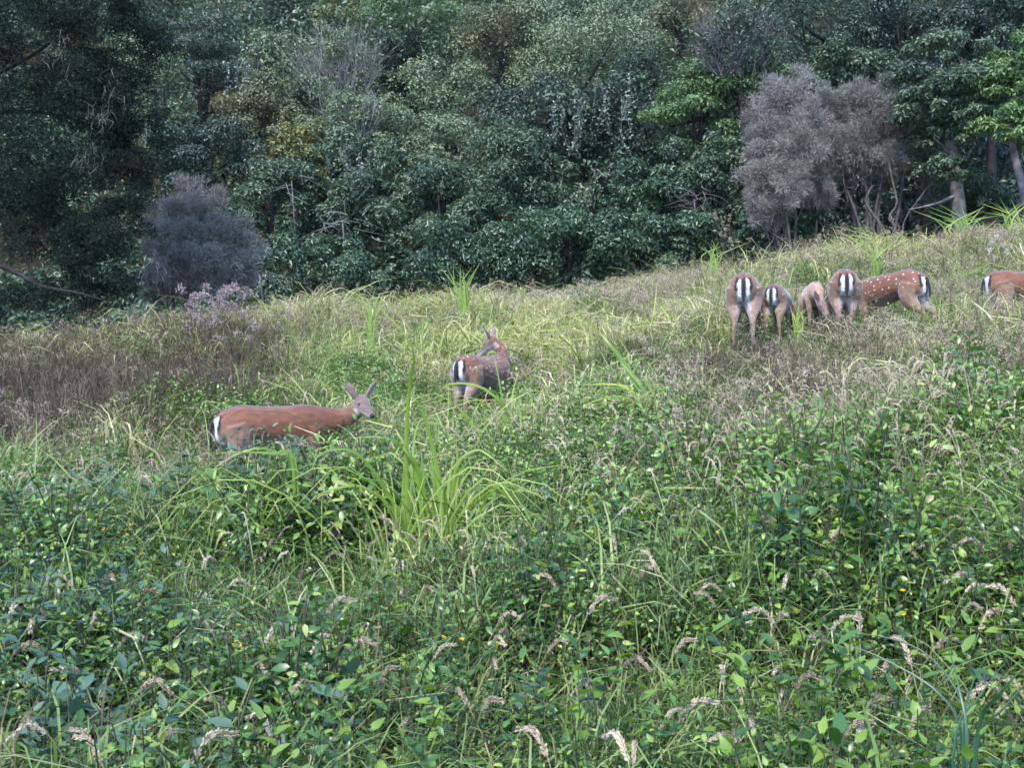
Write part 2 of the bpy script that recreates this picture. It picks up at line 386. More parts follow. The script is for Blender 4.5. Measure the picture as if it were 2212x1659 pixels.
TREES = [
 # name, label, category, px, py, rx, ry, D, kind, material, leaves, kwargs
 ('broadleaf_tree', 'tallest pale-green rounded broadleaf tree in the middle of the wood', 'tree', 1245, 165, 165, 175, 33, 'broad', 'leaf_light', 11000, {}),
 ('broadleaf_tree', 'olive-brown topped tree just left of the tallest pale-green one', 'tree', 1085, 120, 95, 115, 35, 'broad', 'leaf_olive', 6500, {}),
 ('layered_tree', 'bright green tree with flat layered sprays behind the dark round bush at the top', 'tree', 900, 70, 140, 85, 40, 'layer', 'leaf_bright', 7500, {}),
 ('fine_leaved_tree', 'small dark rounded bush-like tree in a gap between the pale twiggy crown and pale-green leaves', 'tree', 858, 150, 68, 62, 35, 'fine', 'fine_dark', 6500, dict(L=.09, W=.035)),
 ('broadleaf_tree', 'grey-green soft tree below the small dark round bush', 'tree', 935, 255, 115, 105, 32, 'broad', 'leaf_light', 6500, {}),
 ('conifer_tree', 'dark feathery conifer at the upper edge above the pale twiggy tree', 'tree', 630, 60, 95, 85, 40, 'fine', 'leaf_dark', 6500, dict(L=.14, W=.05)),
 ('broadleaf_tree', 'yellow-green narrow tree at the top right of the dark feathery conifer', 'tree', 725, 60, 45, 90, 37, 'broad', 'leaf_yellow', 3200, {}),
 ('broadleaf_tree', 'dusty mid-green tree between the tiered dark tree and the pale twiggy crown', 'tree', 575, 165, 95, 95, 35, 'broad', 'leaf_light', 5500, {}),
 ('tiered_tree', 'dark conifer-like tree with stacked flat tiers of foliage near the upper left', 'tree', 425, 170, 115, 150, 33, 'tier', 'leaf_dark', 9000, dict(L=.12, W=.05, nclump=46)),
 ('broadleaf_tree', 'green-brown crown above the tiered dark tree', 'tree', 330, 70, 100, 100, 38, 'broad', 'leaf_mid', 5500, {}),
 ('broadleaf_tree', 'olive and rust speckled tree below the dusty mid-green one', 'tree', 560, 265, 105, 90, 31, 'broad', 'leaf_olive', 6000, {}),
 ('broadleaf_tree', 'tree with a patch of golden-yellow leaves left of the wood centre', 'tree', 645, 335, 75, 70, 29, 'broad', 'leaf_yellow', 3800, {}),
 ('broadleaf_tree', 'dark green tree standing right above the grey-purple round shrub', 'tree', 430, 335, 120, 75, 29, 'broad', 'leaf_dark', 6000, {}),
 ('broadleaf_tree', 'leafy green tree directly right of the grey-purple round shrub', 'tree', 590, 450, 95, 105, 27, 'broad', 'leaf_mid', 6500, dict(L=.12)),
 ('broadleaf_shrub', 'low dark-green shrub on the grass crest right of the grey-purple shrub', 'shrub', 700, 585, 125, 70, 24.5, 'broad', 'leaf_gloss', 6000, dict(L=.12, W=.055)),
 ('broadleaf_tree', 'tangled grey-green tree above the low dark shrub on the crest', 'tree', 775, 440, 100, 120, 27.5, 'broad', 'leaf_mid', 6500, {}),
 ('broadleaf_tree', 'dark bushy tree behind the deer with the raised head', 'tree', 955, 455, 115, 110, 27, 'broad', 'leaf_mid', 7000, {}),
 ('broadleaf_tree', 'mid-green tree with an olive patch under the tallest tree', 'tree', 1125, 400, 125, 105, 28, 'broad', 'leaf_mid', 7500, {}),
 ('broadleaf_shrub', 'wide dark shrub touching the grass crest at mid-picture', 'shrub', 1010, 570, 140, 70, 24.5, 'broad', 'leaf_gloss', 6500, dict(L=.12, W=.055)),
 ('broadleaf_shrub', 'glossy shrub with light glints on the crest under the wood centre', 'shrub', 1225, 540, 130, 85, 24.8, 'broad', 'leaf_gloss', 7000, dict(L=.13, W=.06)),
 ('broadleaf_shrub', 'crisp rounded shrub in front of the dark hollow right of centre', 'shrub', 1375, 455, 90, 90, 26, 'broad', 'leaf_gloss', 6000, dict(L=.14, W=.06)),
 ('broadleaf_shrub', 'low glossy shrub left of the tall dry stems on the crest', 'shrub', 1470, 520, 110, 60, 24, 'broad', 'leaf_gloss', 5500, dict(L=.12, W=.055)),
 ('broadleaf_tree', 'shaded dark tree beneath the tallest pale-green tree', 'tree', 1195, 300, 150, 90, 31, 'broad', 'leaf_dark', 8000, {}),
 ('broadleaf_tree', 'dim bluish tree hung with vines right below the tallest tree', 'tree', 1350, 310, 110, 130, 30, 'broad', 'leaf_dark', 8000, {}),
 ('broadleaf_tree', 'green tree with a yellowish crown left of the twin grey twiggy bushes', 'tree', 1520, 245, 110, 110, 28.5, 'layer', 'leaf_bright', 7500, {}),
 ('broadleaf_tree', 'shaded lower tree between the crisp rounded shrub and the twin grey bushes', 'tree', 1545, 385, 85, 95, 27, 'broad', 'leaf_mid', 5500, {}),
 ('broadleaf_tree', 'olive-topped tree at the upper edge right of the tallest tree', 'tree', 1470, 75, 95, 90, 37, 'broad', 'leaf_olive', 5500, {}),
 ('broadleaf_tree', 'fresh green clump right beside the purple bare twigs', 'tree', 1650, 165, 60, 50, 28.5, 'broad', 'leaf_bright', 3000, {}),
 ('fine_leaved_tree', 'brownish dark fine-leaved tree above the twin grey twiggy bushes', 'tree', 1790, 70, 150, 110, 30, 'fine', 'leaf_dark', 10000, dict(L=.09, W=.04)),
 ('broadleaf_tree', 'deep green tree at the upper right, left of the bare grey trunk', 'tree', 1945, 90, 120, 110, 29, 'broad', 'leaf_dark', 8000, {}),
 ('broadleaf_tree', 'dark green tree in the upper right corner', 'tree', 2140, 50, 130, 110, 26, 'broad', 'leaf_dark', 8000, {}),
 ('broadleaf_tree', 'bushy green tree between the deep green one and the twin grey bushes', 'tree', 1835, 175, 110, 70, 28, 'broad', 'leaf_mid', 5000, {}),
 ('broadleaf_tree', 'mid-green tree hugging the right side of the big dark left tree', 'tree', 330, 230, 80, 120, 30, 'broad', 'leaf_light', 5000, {}),
 ('broadleaf_tree', 'soft green tree left of wood centre under the pale twiggy tree', 'tree', 770, 310, 105, 95, 30, 'broad', 'leaf_light', 6000, {}),
 ('broadleaf_tree', 'soft green tree with bright tips at the middle of the wood', 'tree', 985, 345, 115, 90, 29.5, 'broad', 'leaf_light', 6500, {}),
 ('broadleaf_tree', 'shadowy tree in the lower gap between the golden-leaved tree and the tangled one', 'tree', 690, 440, 60, 110, 30, 'broad', 'leaf_dark', 4000, {}),
 ('broadleaf_tree', 'overhanging dark boughs above the dark hollow left of the bare grey trunk', 'tree', 1990, 250, 110, 90, 25.5, 'layer', 'leaf_dark', 7000, {}),
 ('broadleaf_shrub', 'small leafy bush at the foot of the bare grey trunk', 'shrub', 2110, 430, 95, 40, 23.8, 'broad', 'leaf_mid', 3500, dict(L=.11, W=.05)),
 ('broadleaf_shrub', 'low shrub at the dark hollow beneath the twin grey bushes', 'shrub', 1690, 480, 75, 45, 23.5, 'broad', 'leaf_gloss', 3200, dict(L=.12, W=.055)),
]
for (nm, lab, cat, px, py, rx, ry, D, kind, mat, nl, kw) in TREES:
    tree(nm, lab, cat, px, py, rx, ry, D, kind, mat, nl, **kw)

# twiggy bushes: several boughs, each on its own stem from the ground
def twiggy(label, D, mat, subs, base_px, nl=13000):
    bx = (base_px - 1106) / FPX * D; bz = gz(bx, D) - .1
    root = empty('twiggy_shrub', (bx, D, bz)); tag(root, label, 'shrub')
    o = np.array([bx, D, bz]); g = G(); Vs, Ts, Rs, n0 = [], [], [], 0
    for px, py, rx, ry, dd in subs:
        c = P(px, py, D + dd) - o; r = np.array([rx, max(rx, ry) * .8, ry]) / FPX * D * 1.1
        me = crown_mesh('tmp', c, r, 'strand', None, 44, nl, .10, .0095)
        m = len(me.vertices); v = np.zeros(m * 3, np.float32); me.vertices.foreach_get('co', v)
        q = np.zeros(m, np.float32); me.attributes['rnd'].data.foreach_get('value', q)
        k = np.arange(m // 4)[:, None] * 4 + n0
        Vs.append(v.reshape(-1, 3)); Ts += [k + [0, 1, 2], k + [0, 2, 3]]; Rs.append(q); n0 += m
        bpy.data.meshes.remove(me)
        f0 = np.array([c[0] * .25 + rng.normal() * .1, c[1] * .25 + rng.normal() * .1, 0])
        mid = (f0 + c) / 2 + np.array([rng.normal() * .15, rng.normal() * .1, 0])
        tube(g, spline([f0, mid, c, c + [c[0] * .1, 0, r[2] * .5]], 10), np.linspace(.045, .012, 10), 6, .5)
        for q_ in range(4):
            e = c + sph(1, .3)[0] * r * .8
            tube(g, spline([mid * .4 + c * .6, (mid + e) / 2 + rng.normal(size=3) * .08, e], 7), np.linspace(.02, .005, 7), 4, .5)
    obj('crown', mesh('crown', np.concatenate(Vs), [np.concatenate(Ts)], M[mat], np.concatenate(Rs)), root)
    obj('trunk', g.build('trunk', M['stem_bark'], True), root)
twiggy('rounded grey-purple twiggy shrub standing alone in front of the wood on the left', 19.5, 'fine_grey',
       [(415, 455, 70, 62, 0), (365, 525, 62, 75, -.2), (475, 515, 68, 78, 0), (415, 590, 92, 48, -.4), (505, 585, 40, 48, .1), (345, 610, 36, 40, -.1), (420, 530, 60, 60, -.5)], 425, 10500)
twiggy('left one of the twin grey twiggy bushes, drooping to the grass', 23.0, 'fine_grey',
       [(1700, 215, 62, 62, .2), (1655, 300, 48, 75, 0), (1735, 300, 62, 90, -.2), (1640, 385, 40, 60, -.1), (1690, 400, 62, 70, -.4), (1655, 460, 38, 32, -.3), (1770, 400, 40, 60, .2)], 1715, 10500)
twiggy('right one of the twin grey twiggy bushes, on crooked bare stems', 23.5, 'fine_grey_green',
       [(1800, 250, 52, 70, .2), (1875, 215, 62, 62, 0), (1930, 260, 48, 66, .1), (1855, 310, 68, 62, -.3), (1915, 335, 50, 50, -.1), (1800, 345, 42, 52, -.2), (1960, 215, 30, 40, .2)], 1890, 9500)

def bare(name, label, px, py, rx, ry, D, mat, n, spread=.6, leaf='leaf_light'):
    c = P(px, py + ry, D); bz = gz(c[0], D)
    root = empty(name, (c[0], D, bz)); tag(root, label, 'tree')
    base = np.array([0, 0, c[2] - bz]); g = G(); t_ = G()
    R = np.array([rx, rx * .8, ry * 2]) / FPX * D
    tube(t_, spline([(0, 0, 0), base * .5 + [.1, 0, 0], base], 7), np.linspace(.10, .05, 7), 6, .4)
    for k in range(n):
        a = base + np.array([rng.uniform(-.8, .8), rng.uniform(-.6, .6), rng.uniform(-.1, .5)]) * R * [1, 1, 1]
        d = nrm(np.array([a[0] / R[0] * spread + rng.normal() * .25, rng.normal() * .3 - .15, 1.0]))
        Lh = R[2] * rng.uniform(.3, .8)
        pts = spline([a, a + d * Lh * .5 + rng.normal(size=3) * .10, a + d * Lh + rng.normal(size=3) * .22], 5)
        rv = rng.random()
        tube(g, pts, np.linspace(.0085, .002, 5), 3, rv, False)
        for q in range(4):
            s = pts[rng.integers(1, 4)]; e = s + nrm(d + rng.normal(size=3) * .5) * Lh * rng.uniform(.2, .4)
            tube(g, [s, (s + e) / 2 + rng.normal(size=3) * .03, e], [.005, .0035, .002], 3, rv, False)
    obj('trunk', t_.build('trunk', M['dark_bark'], True), root)
    tag(obj('twigs', g.build('twigs', M[mat]), root), kind='stuff')
    obj('crown', crown_mesh('crown', base + [0, 0, R[2] * .35], R * [.95, .9, .62], 'broad', M[leaf], 60, 2400, .12, .05), root)
bare('bare_twiggy_tree', 'tree with a pale grey fan of bare twigs left of the small dark round bush', 735, 135, 80, 75, 32, 'pale_twig', 210)
bare('bare_twiggy_tree', 'second pale bare-twigged crown, below the fan of grey twigs', 755, 260, 60, 60, 28.8, 'pale_twig', 90, .3)
bare('bare_twiggy_tree', 'tangle of purplish bare twigs right of the tallest tree at the upper edge', 1600, 90, 75, 70, 27.5, 'purple_twig', 150, leaf='leaf_dark')

def vine(label, px, py, n, length, D, mat='leaf_pale'):
    b = P(px, py, D); z = b[2]
    root = empty('climbing_vine', (b[0], D, z)); tag(root, label, 'vine')
    g = G(); st = G()
    for k in range(n):
        a = np.array([rng.normal() * .45, rng.normal() * .15, rng.normal() * .25]); Lk = length * rng.uniform(.5, 1.1)
        pts = spline([a, a + [rng.normal() * .12, -.12, -Lk * .5], a + [rng.normal() * .2, -.1, -Lk]], 10)
        tube(st, pts, .006, 3, rng.random(), False)
        m = int(Lk * 34); u = rng.integers(0, 10, m)
        p = pts[u] + rng.normal(size=(m, 3)) * .055
        V, T = kites(p, nrm(rng.normal(size=(m, 3)) + [0, 0, -.6]), nrm(rng.normal(size=(m, 3)) + [0, -.6, .4]), .085 * rng.uniform(.6, 1.3, m), .05)
        g.add(V, None, T, np.repeat(rng.random(m), 4))
    obj('stems', st.build('stems', M['purple_twig']), root); obj('foliage', g.build('foliage', M[mat]), root)
fol('leaf_pale', (.10, .13, .085), (.17, .20, .14), (.27, .30, .23))
vine('pale-leaved vine hanging down the face of the tallest pale-green tree', 1235, 215, 9, 1.5, 29.0)
vine('pale vine trailing from the right shoulder of the tallest pale-green tree', 1390, 200, 8, 1.4, 28.6)
vine('thin pale vine beside the tiered dark tree near the upper left', 505, 120, 7, 1.6, 31.0)
vine('grey-green vine hanging below the two pale bare-twigged crowns', 775, 330, 7, 1.2, 26.8)
vine('dull vine draped in the shade between the tallest tree and the crisp rounded shrub', 1290, 380, 7, 1.2, 26.6, 'leaf_light')

def twig_tangle(label, px, py, D, n, rad, mat):
    b = P(px, py, D); gz_ = gz(b[0], D)
    root = empty('dead_bough', (b[0], D, gz_)); tag(root, label, 'branch')
    c = np.array([0, 0, b[2] - gz_]); g = G()
    tube(g, spline([(0, .3, -.1), c * .5 + [.1, .2, 0], c], 8), np.linspace(.04, .015, 8), 5, .3)
    for k in range(n):
        a = c + rng.normal(size=3) * rad * .35; d = nrm(np.array([rng.normal(), -.3 + rng.normal() * .3, rng.normal() * .45]))
        e = a + d * rad * rng.uniform(.5, 1.2)
        tube(g, spline([a, (a + e) / 2 + rng.normal(size=3) * .08, e + [0, 0, -.08]], 5), np.linspace(.011, .003, 5), 3, rng.random(), False)
    obj('twigs', g.build('twigs', M[mat]), root)
twig_tangle('pale dead twigs sticking out above the low dark shrub on the crest', 740, 480, 24.6, 26, .8, 'pale_twig')
twig_tangle('few pale dead twigs below the tree with the golden leaves', 630, 390, 26.5, 16, .6, 'pale_twig')
twig_tangle('dark dead twigs in the hollow right of the crisp rounded shrub', 1500, 430, 24.5, 18, .7, 'purple_twig')
twig_tangle('bare twigs low on the grey-purple shrub\'s right side', 560, 590, 22.5, 16, .5, 'purple_twig')

# two trees on the right whose trunks show
def trunk_tree(label, tpts, rads, D, crowns, mat, extra=()):
    b = P(tpts[0][0], tpts[0][1], D); bz = gz(b[0], D) - .15
    root = empty('bare_trunked_tree', (b[0], D, bz)); tag(root, label, 'tree')
    o = np.array([b[0], D, bz]); g = G()
    pts = [np.array([0, 0, 0.])] + [P(x, y, D) - o for x, y in tpts]
    tube(g, spline(pts, 14), np.interp(np.linspace(0, 1, 14), np.linspace(0, 1, len(rads)), rads), 9, .5)
    for ex in extra:
        tube(g, spline([P(x, y, D + dy) - o for x, y, dy in ex], 9), np.linspace(.045, .012, 9), 5, .5)
    obj('trunk', g.build('trunk', M['bark'], True), root)
    # crown of several boughs, one mesh
    Vs, Ts, Rs, n0 = [], [], [], 0
    for (px, py, rx, ry, dd, nl) in crowns:
        me = crown_mesh('tmp', P(px, py, D + dd) - o, np.array([rx, rx, ry]) / FPX * D, 'layer', None, 22, nl, .12, .055)
        m = len(me.vertices); v = np.zeros(m * 3, np.float32); me.vertices.foreach_get('co', v)
        q = np.zeros(m, np.float32); me.attributes['rnd'].data.foreach_get('value', q)
        i = np.arange(m // 4)[:, None] * 4 + n0
        Vs.append(v.reshape(-1, 3)); Ts += [i + [0, 1, 2], i + [0, 2, 3]]; Rs.append(q); n0 += m
        bpy.data.meshes.remove(me)
    obj('crown', mesh('crown', np.concatenate(Vs), [np.concatenate(Ts)], M[mat], np.concatenate(Rs)), root)
trunk_tree('tree with a straight bare grey trunk standing right of the twin grey bushes', [(2072, 478), (2068, 420), (2056, 340), (2048, 270), (2040, 180)], [.17, .15, .14, .12, .09, .05], 23.0,
           [(2040, 150, 110, 60, 0, 4200), (2000, 230, 60, 45, -.5, 1700), (2110, 250, 75, 50, -.6, 2200), (2000, 300, 45, 30, .3, 900), (2050, 365, 50, 28, -.5, 900)], 'leaf_mid',
           extra=([(2056, 340, 0), (2035, 315, -.2), (2018, 298, -.4)], [(2068, 420, 0), (2020, 440, -.3), (1965, 452, -.4)]))
trunk_tree('leaning slim-trunked tree at the right edge with bright leaf sprays', [(2222, 470), (2208, 400), (2190, 330), (2180, 270)], [.11, .10, .085, .07, .04], 22.0,
           [(2165, 205, 80, 60, 0, 3200), (2215, 130, 80, 55, -.4, 2600), (2200, 270, 55, 40, -.7, 1500), (2255, 300, 60, 60, .2, 1500)], 'leaf_bright')

# crooked bare stems in the dark hollow
for lab, pts, rr in (('crooked bare grey stem bending up out of the dark hollow', [(1905, 500), (1880, 455), (1870, 430), (1885, 400)], .045),
                ('forked pale stem leaning left at the foot of the right grey bush', [(1935, 500), (1920, 470), (1938, 440), (1930, 400), (1920, 350)], .04),
                ('thin bare branch sloping up across the dark hollow to the grey trunk', [(1950, 490), (1985, 430), (2015, 390), (2050, 350)], .022)):
    D = 22.6; o = P(pts[0][0], pts[0][1], D); z = gz(o[0], D) - .1; g = G()
    base = np.array([o[0], D, z])
    tube(g, spline([(0, 0, 0)] + [P(a, b, D + .05 * i) - base for i, (a, b) in enumerate(pts)], 12), np.linspace(rr, rr * .4, 12), 6, .5)
    q = obj('dead_branch', g.build('dead_branch', M['stem_bark'], True), None, base); tag(q, lab, 'branch')

# the big dark tree on the left, its trunk outside the frame
def dark_tree():
    D = 17.0; bx = -8.6; bz = gz(bx, D) - .1
    root = empty('dark_evergreen_tree', (bx, D, bz))
    tag(root, 'huge dark fine-leaved evergreen filling the left edge and shading the grass', 'tree')
    o = np.array([bx, D, bz]); g = G()
    tube(g, spline([(0, 0, 0), (.1, 0, 3), (.4, 0, 6), (.5, 0, 9)], 12), np.linspace(.34, .12, 12), 9, .5)
    def limb(pts, r0, dd=0):
        tube(g, spline([P(x, y, D + d) - o for x, y, d in pts], 14), np.linspace(r0, r0 * .25, 14), 6, .5)
    limb([(-110, 520, 0), (-40, 560, -.5), (20, 580, -.8), (90, 618, -1.0), (165, 632, -1.1), (230, 650, -1.1)], .055)
    limb([(20, 480, -.6), (50, 530, -.7), (62, 590, -.9), (85, 615, -1.0)], .03)
    limb([(-100, 380, 0), (30, 420, .3), (140, 470, .3), (250, 520, .2)], .04)
    limb([(-100, 260, 0), (40, 240, .5), (170, 260, .4), (300, 330, .2)], .04)
    limb([(-90, 200, 0), (50, 130, .3), (150, 60, .2), (235, -10, -.4)], .035)
    obj('trunk', g.build('trunk', M['dark_bark'], True), root)
    Vs, Ts, Rs, n0 = [], [], [], 0
    boughs = [(60, 90, 190, 120, .3, 9000), (210, 80, 120, 100, 0, 5000), (100, 260, 190, 110, 0, 10000), (240, 230, 80, 100, -.1, 4200),
              (120, 410, 190, 95, -.2, 10000), (270, 420, 60, 90, -.2, 2800), (170, 530, 120, 60, -.5, 5000), (215, 590, 80, 45, -.7, 2600), (-120, 300, 160, 330, 0, 7000),
              (40, 470, 110, 45, -.3, 2600), (120, 650, 130, 32, -.4, 1900), (275, 110, 75, 110, .2, 3600), (300, 330, 60, 80, .1, 2600), (-20, 655, 70, 38, -.2, 1300)]
    for (px, py, rx, ry, dd, nl) in boughs:
        me = crown_mesh('tmp', P(px, py, D + dd) - o, np.array([rx, rx * .8, ry]) / FPX * D, 'fine', None, 40, nl, .07, .022)
        m = len(me.vertices); v = np.zeros(m * 3, np.float32); me.vertices.foreach_get('co', v)
        q = np.zeros(m, np.float32); me.attributes['rnd'].data.foreach_get('value', q)
        i = np.arange(m // 4)[:, None] * 4 + n0
        Vs.append(v.reshape(-1, 3)); Ts += [i + [0, 1, 2], i + [0, 2, 3]]; Rs.append(q); n0 += m
        bpy.data.meshes.remove(me)
    obj('crown', mesh('crown', np.concatenate(Vs), [np.concatenate(Ts)], M['fine_dark'], np.concatenate(Rs)), root)
    # hanging pale lichen
    g = G()
    for k in range(120):
        cx, cy = ((182, 335), (235, 190), (128, 115), (340, 570), (210, 250))[k % 5]
        a = P(cx + rng.normal() * 16, cy + rng.normal() * 26, D - 1.6 + rng.normal() * .25) - o
        e = a + np.array([rng.normal() * .06, rng.normal() * .06, -rng.uniform(.06, .22)])
        tube(g, [a, (a + e) / 2 + rng.normal(size=3) * .03, e], [.0012, .003, .0008], 3, rng.random(), False)
    tag(obj('lichen', g.build('lichen', M['pale_twig']), root), kind='stuff')
dark_tree()

# foliage that fills the gaps between and behind the trees
def hillside(name, label, mat, right):
    Vs, Ts, Rs, n0 = [], [], [], 0
    N = 520
    for k in range(N):
        y = 25.5 + 52 * ((k % 52 + rng.random()) / 52) ** 1.2; x = (((k * .618034) % 1) * 1.2 - .6) * y
        if (1106 + x / y * FPX > 1640 and y < 36) != right: continue
        if right: y = 26.5 + (y - 25.5) * .9
        z = gz(x, y); rad = rng.uniform(1.0, 2.4) * (.6 + y / 55)
        if y < 29: rad = min(rad, 1.3)
        me = crown_mesh('tmp', (x, y, z + rad * rng.uniform(.4, 1.6)), np.array([rad, rad, rad * .8]), 'broad', None, 14, 460, .15 + y * .0028, .07 + y * .0014)
        m = len(me.vertices); v = np.zeros(m * 3, np.float32); me.vertices.foreach_get('co', v)
        q = np.zeros(m, np.float32); me.attributes['rnd'].data.foreach_get('value', q)
        i = np.arange(m // 4)[:, None] * 4 + n0
        Vs.append(v.reshape(-1, 3)); Ts += [i + [0, 1, 2], i + [0, 2, 3]]; Rs.append(q); n0 += m
        bpy.data.meshes.remove(me)
    o = obj(name, mesh(name, np.concatenate(Vs), [np.concatenate(Ts)], M[mat], np.concatenate(Rs)))
    tag(o, label, 'undergrowth', kind='stuff')
hillside('hillside_undergrowth', 'mass of shaded green undergrowth covering the hillside behind and between the trees', 'leaf_mid', False)
hillside('shade_toned_thicket', 'thicket coloured dark for shade at the back of the hollow behind the twin grey bushes and bare trunks', 'leaf_dark', True)  # same undergrowth in darker leaves, the hollow's shade put into the colour

# ------------------------------------------------------------------ deer
def deer_material():
    m = bpy.data.materials.new('deer_coat'); m.use_nodes = True
    nt = m.node_tree; N = nt.nodes; L = nt.links; bs = N['Principled BSDF']
    ca = N.new('ShaderNodeAttribute'); ca.attribute_name = 'coat'
    ra = N.new('ShaderNodeAttribute'); ra.attribute_name = 'rest'
    sa = N.new('ShaderNodeAttribute'); sa.attribute_name = 'spots'
    vo = N.new('ShaderNodeTexVoronoi'); vo.inputs['Scale'].default_value = 17.0; vo.inputs['Randomness'].default_value = .8
    L.new(ra.outputs['Vector'], vo.inputs['Vector'])
    mr = N.new('ShaderNodeMapRange'); mr.inputs[1].default_value = .13; mr.inputs[2].default_value = .27; mr.inputs[3].default_value = 1; mr.inputs[4].default_value = 0
    L.new(vo.outputs['Distance'], mr.inputs[0])
    mu = N.new('ShaderNodeMath'); mu.operation = 'MULTIPLY'
    L.new(mr.outputs[0], mu.inputs[0]); L.new(sa.outputs['Fac'], mu.inputs[1])
    nz = N.new('ShaderNodeTexNoise'); nz.inputs['Scale'].default_value = 22; nz.inputs['Detail'].default_value = 8; nz.inputs['Roughness'].default_value = .65
    mp = N.new('ShaderNodeMapping'); mp.inputs['Scale'].default_value = (.4, 1, 1)
    L.new(ra.outputs['Vector'], mp.inputs['Vector']); L.new(mp.outputs[0], nz.inputs['Vector'])
    hs = N.new('ShaderNodeHueSaturation')
    vr = N.new('ShaderNodeMapRange'); vr.inputs[1].default_value = .3; vr.inputs[2].default_value = .7; vr.inputs[3].default_value = .6; vr.inputs[4].default_value = 1.4
    L.new(nz.outputs['Fac'], vr.inputs[0]); L.new(vr.outputs[0], hs.inputs['Value']); L.new(ca.outputs['Color'], hs.inputs['Color'])
    mx = N.new('ShaderNodeMixRGB'); mx.inputs[2].default_value = (.40, .33, .28, 1)
    L.new(mu.outputs[0], mx.inputs[0]); L.new(hs.outputs[0], mx.inputs[1])
    L.new(mx.outputs[0], bs.inputs['Base Color'])
    bs.inputs['Roughness'].default_value = .75; bs.inputs['Specular IOR Level'].default_value = .2
    bs.inputs['Sheen Weight'].default_value = .25
    bp = N.new('ShaderNodeBump'); bp.inputs['Strength'].default_value = .35; bp.inputs['Distance'].default_value = .01
    L.new(nz.outputs['Fac'], bp.inputs['Height']); L.new(bp.outputs[0], bs.inputs['Normal'])
    return m
M['deer'] = deer_material()
em = bpy.data.materials.new('dark_eye'); em.use_nodes = True
em.node_tree.nodes['Principled BSDF'].inputs['Base Color'].default_value = (.006, .005, .004, 1)
em.node_tree.nodes['Principled BSDF'].inputs['Roughness'].default_value = .15
M['eye'] = em

def loft(g, secs, sides=16):
    """secs: (center, right, up, half width, half height)"""
    V = []
    th = np.arange(sides) / sides * 2 * math.pi
    for c, r, u, a, b in secs:
        V.append(np.asarray(c, float) + np.cos(th)[:, None] * np.asarray(r) * a + np.sin(th)[:, None] * np.asarray(u) * b)
    n = len(secs); V = np.concatenate(V)
    i = np.arange(n - 1)[:, None] * sides; j = np.arange(sides)[None]; k = (j + 1) % sides
    Q = np.stack([i + j, i + k, i + sides + k, i + sides + j], -1).reshape(-1, 4)
    V = np.vstack([V, [secs[0][0]], [secs[-1][0]]]); a, b = n * sides, n * sides + 1
    T = []
    for q in range(sides):
        T.append((a, (q + 1) % sides, q)); T.append((b, (n - 1) * sides + q, (n - 1) * sides + (q + 1) % sides))
    g.add(V, Q, T)

def seg_dist(p, a, b):
    a = np.asarray(a, float); b = np.asarray(b, float); d = b - a
    t = np.clip(((p - a) @ d) / (d @ d), 0, 1)
    return np.linalg.norm(p - a - t[:, None] * d, axis=1), t

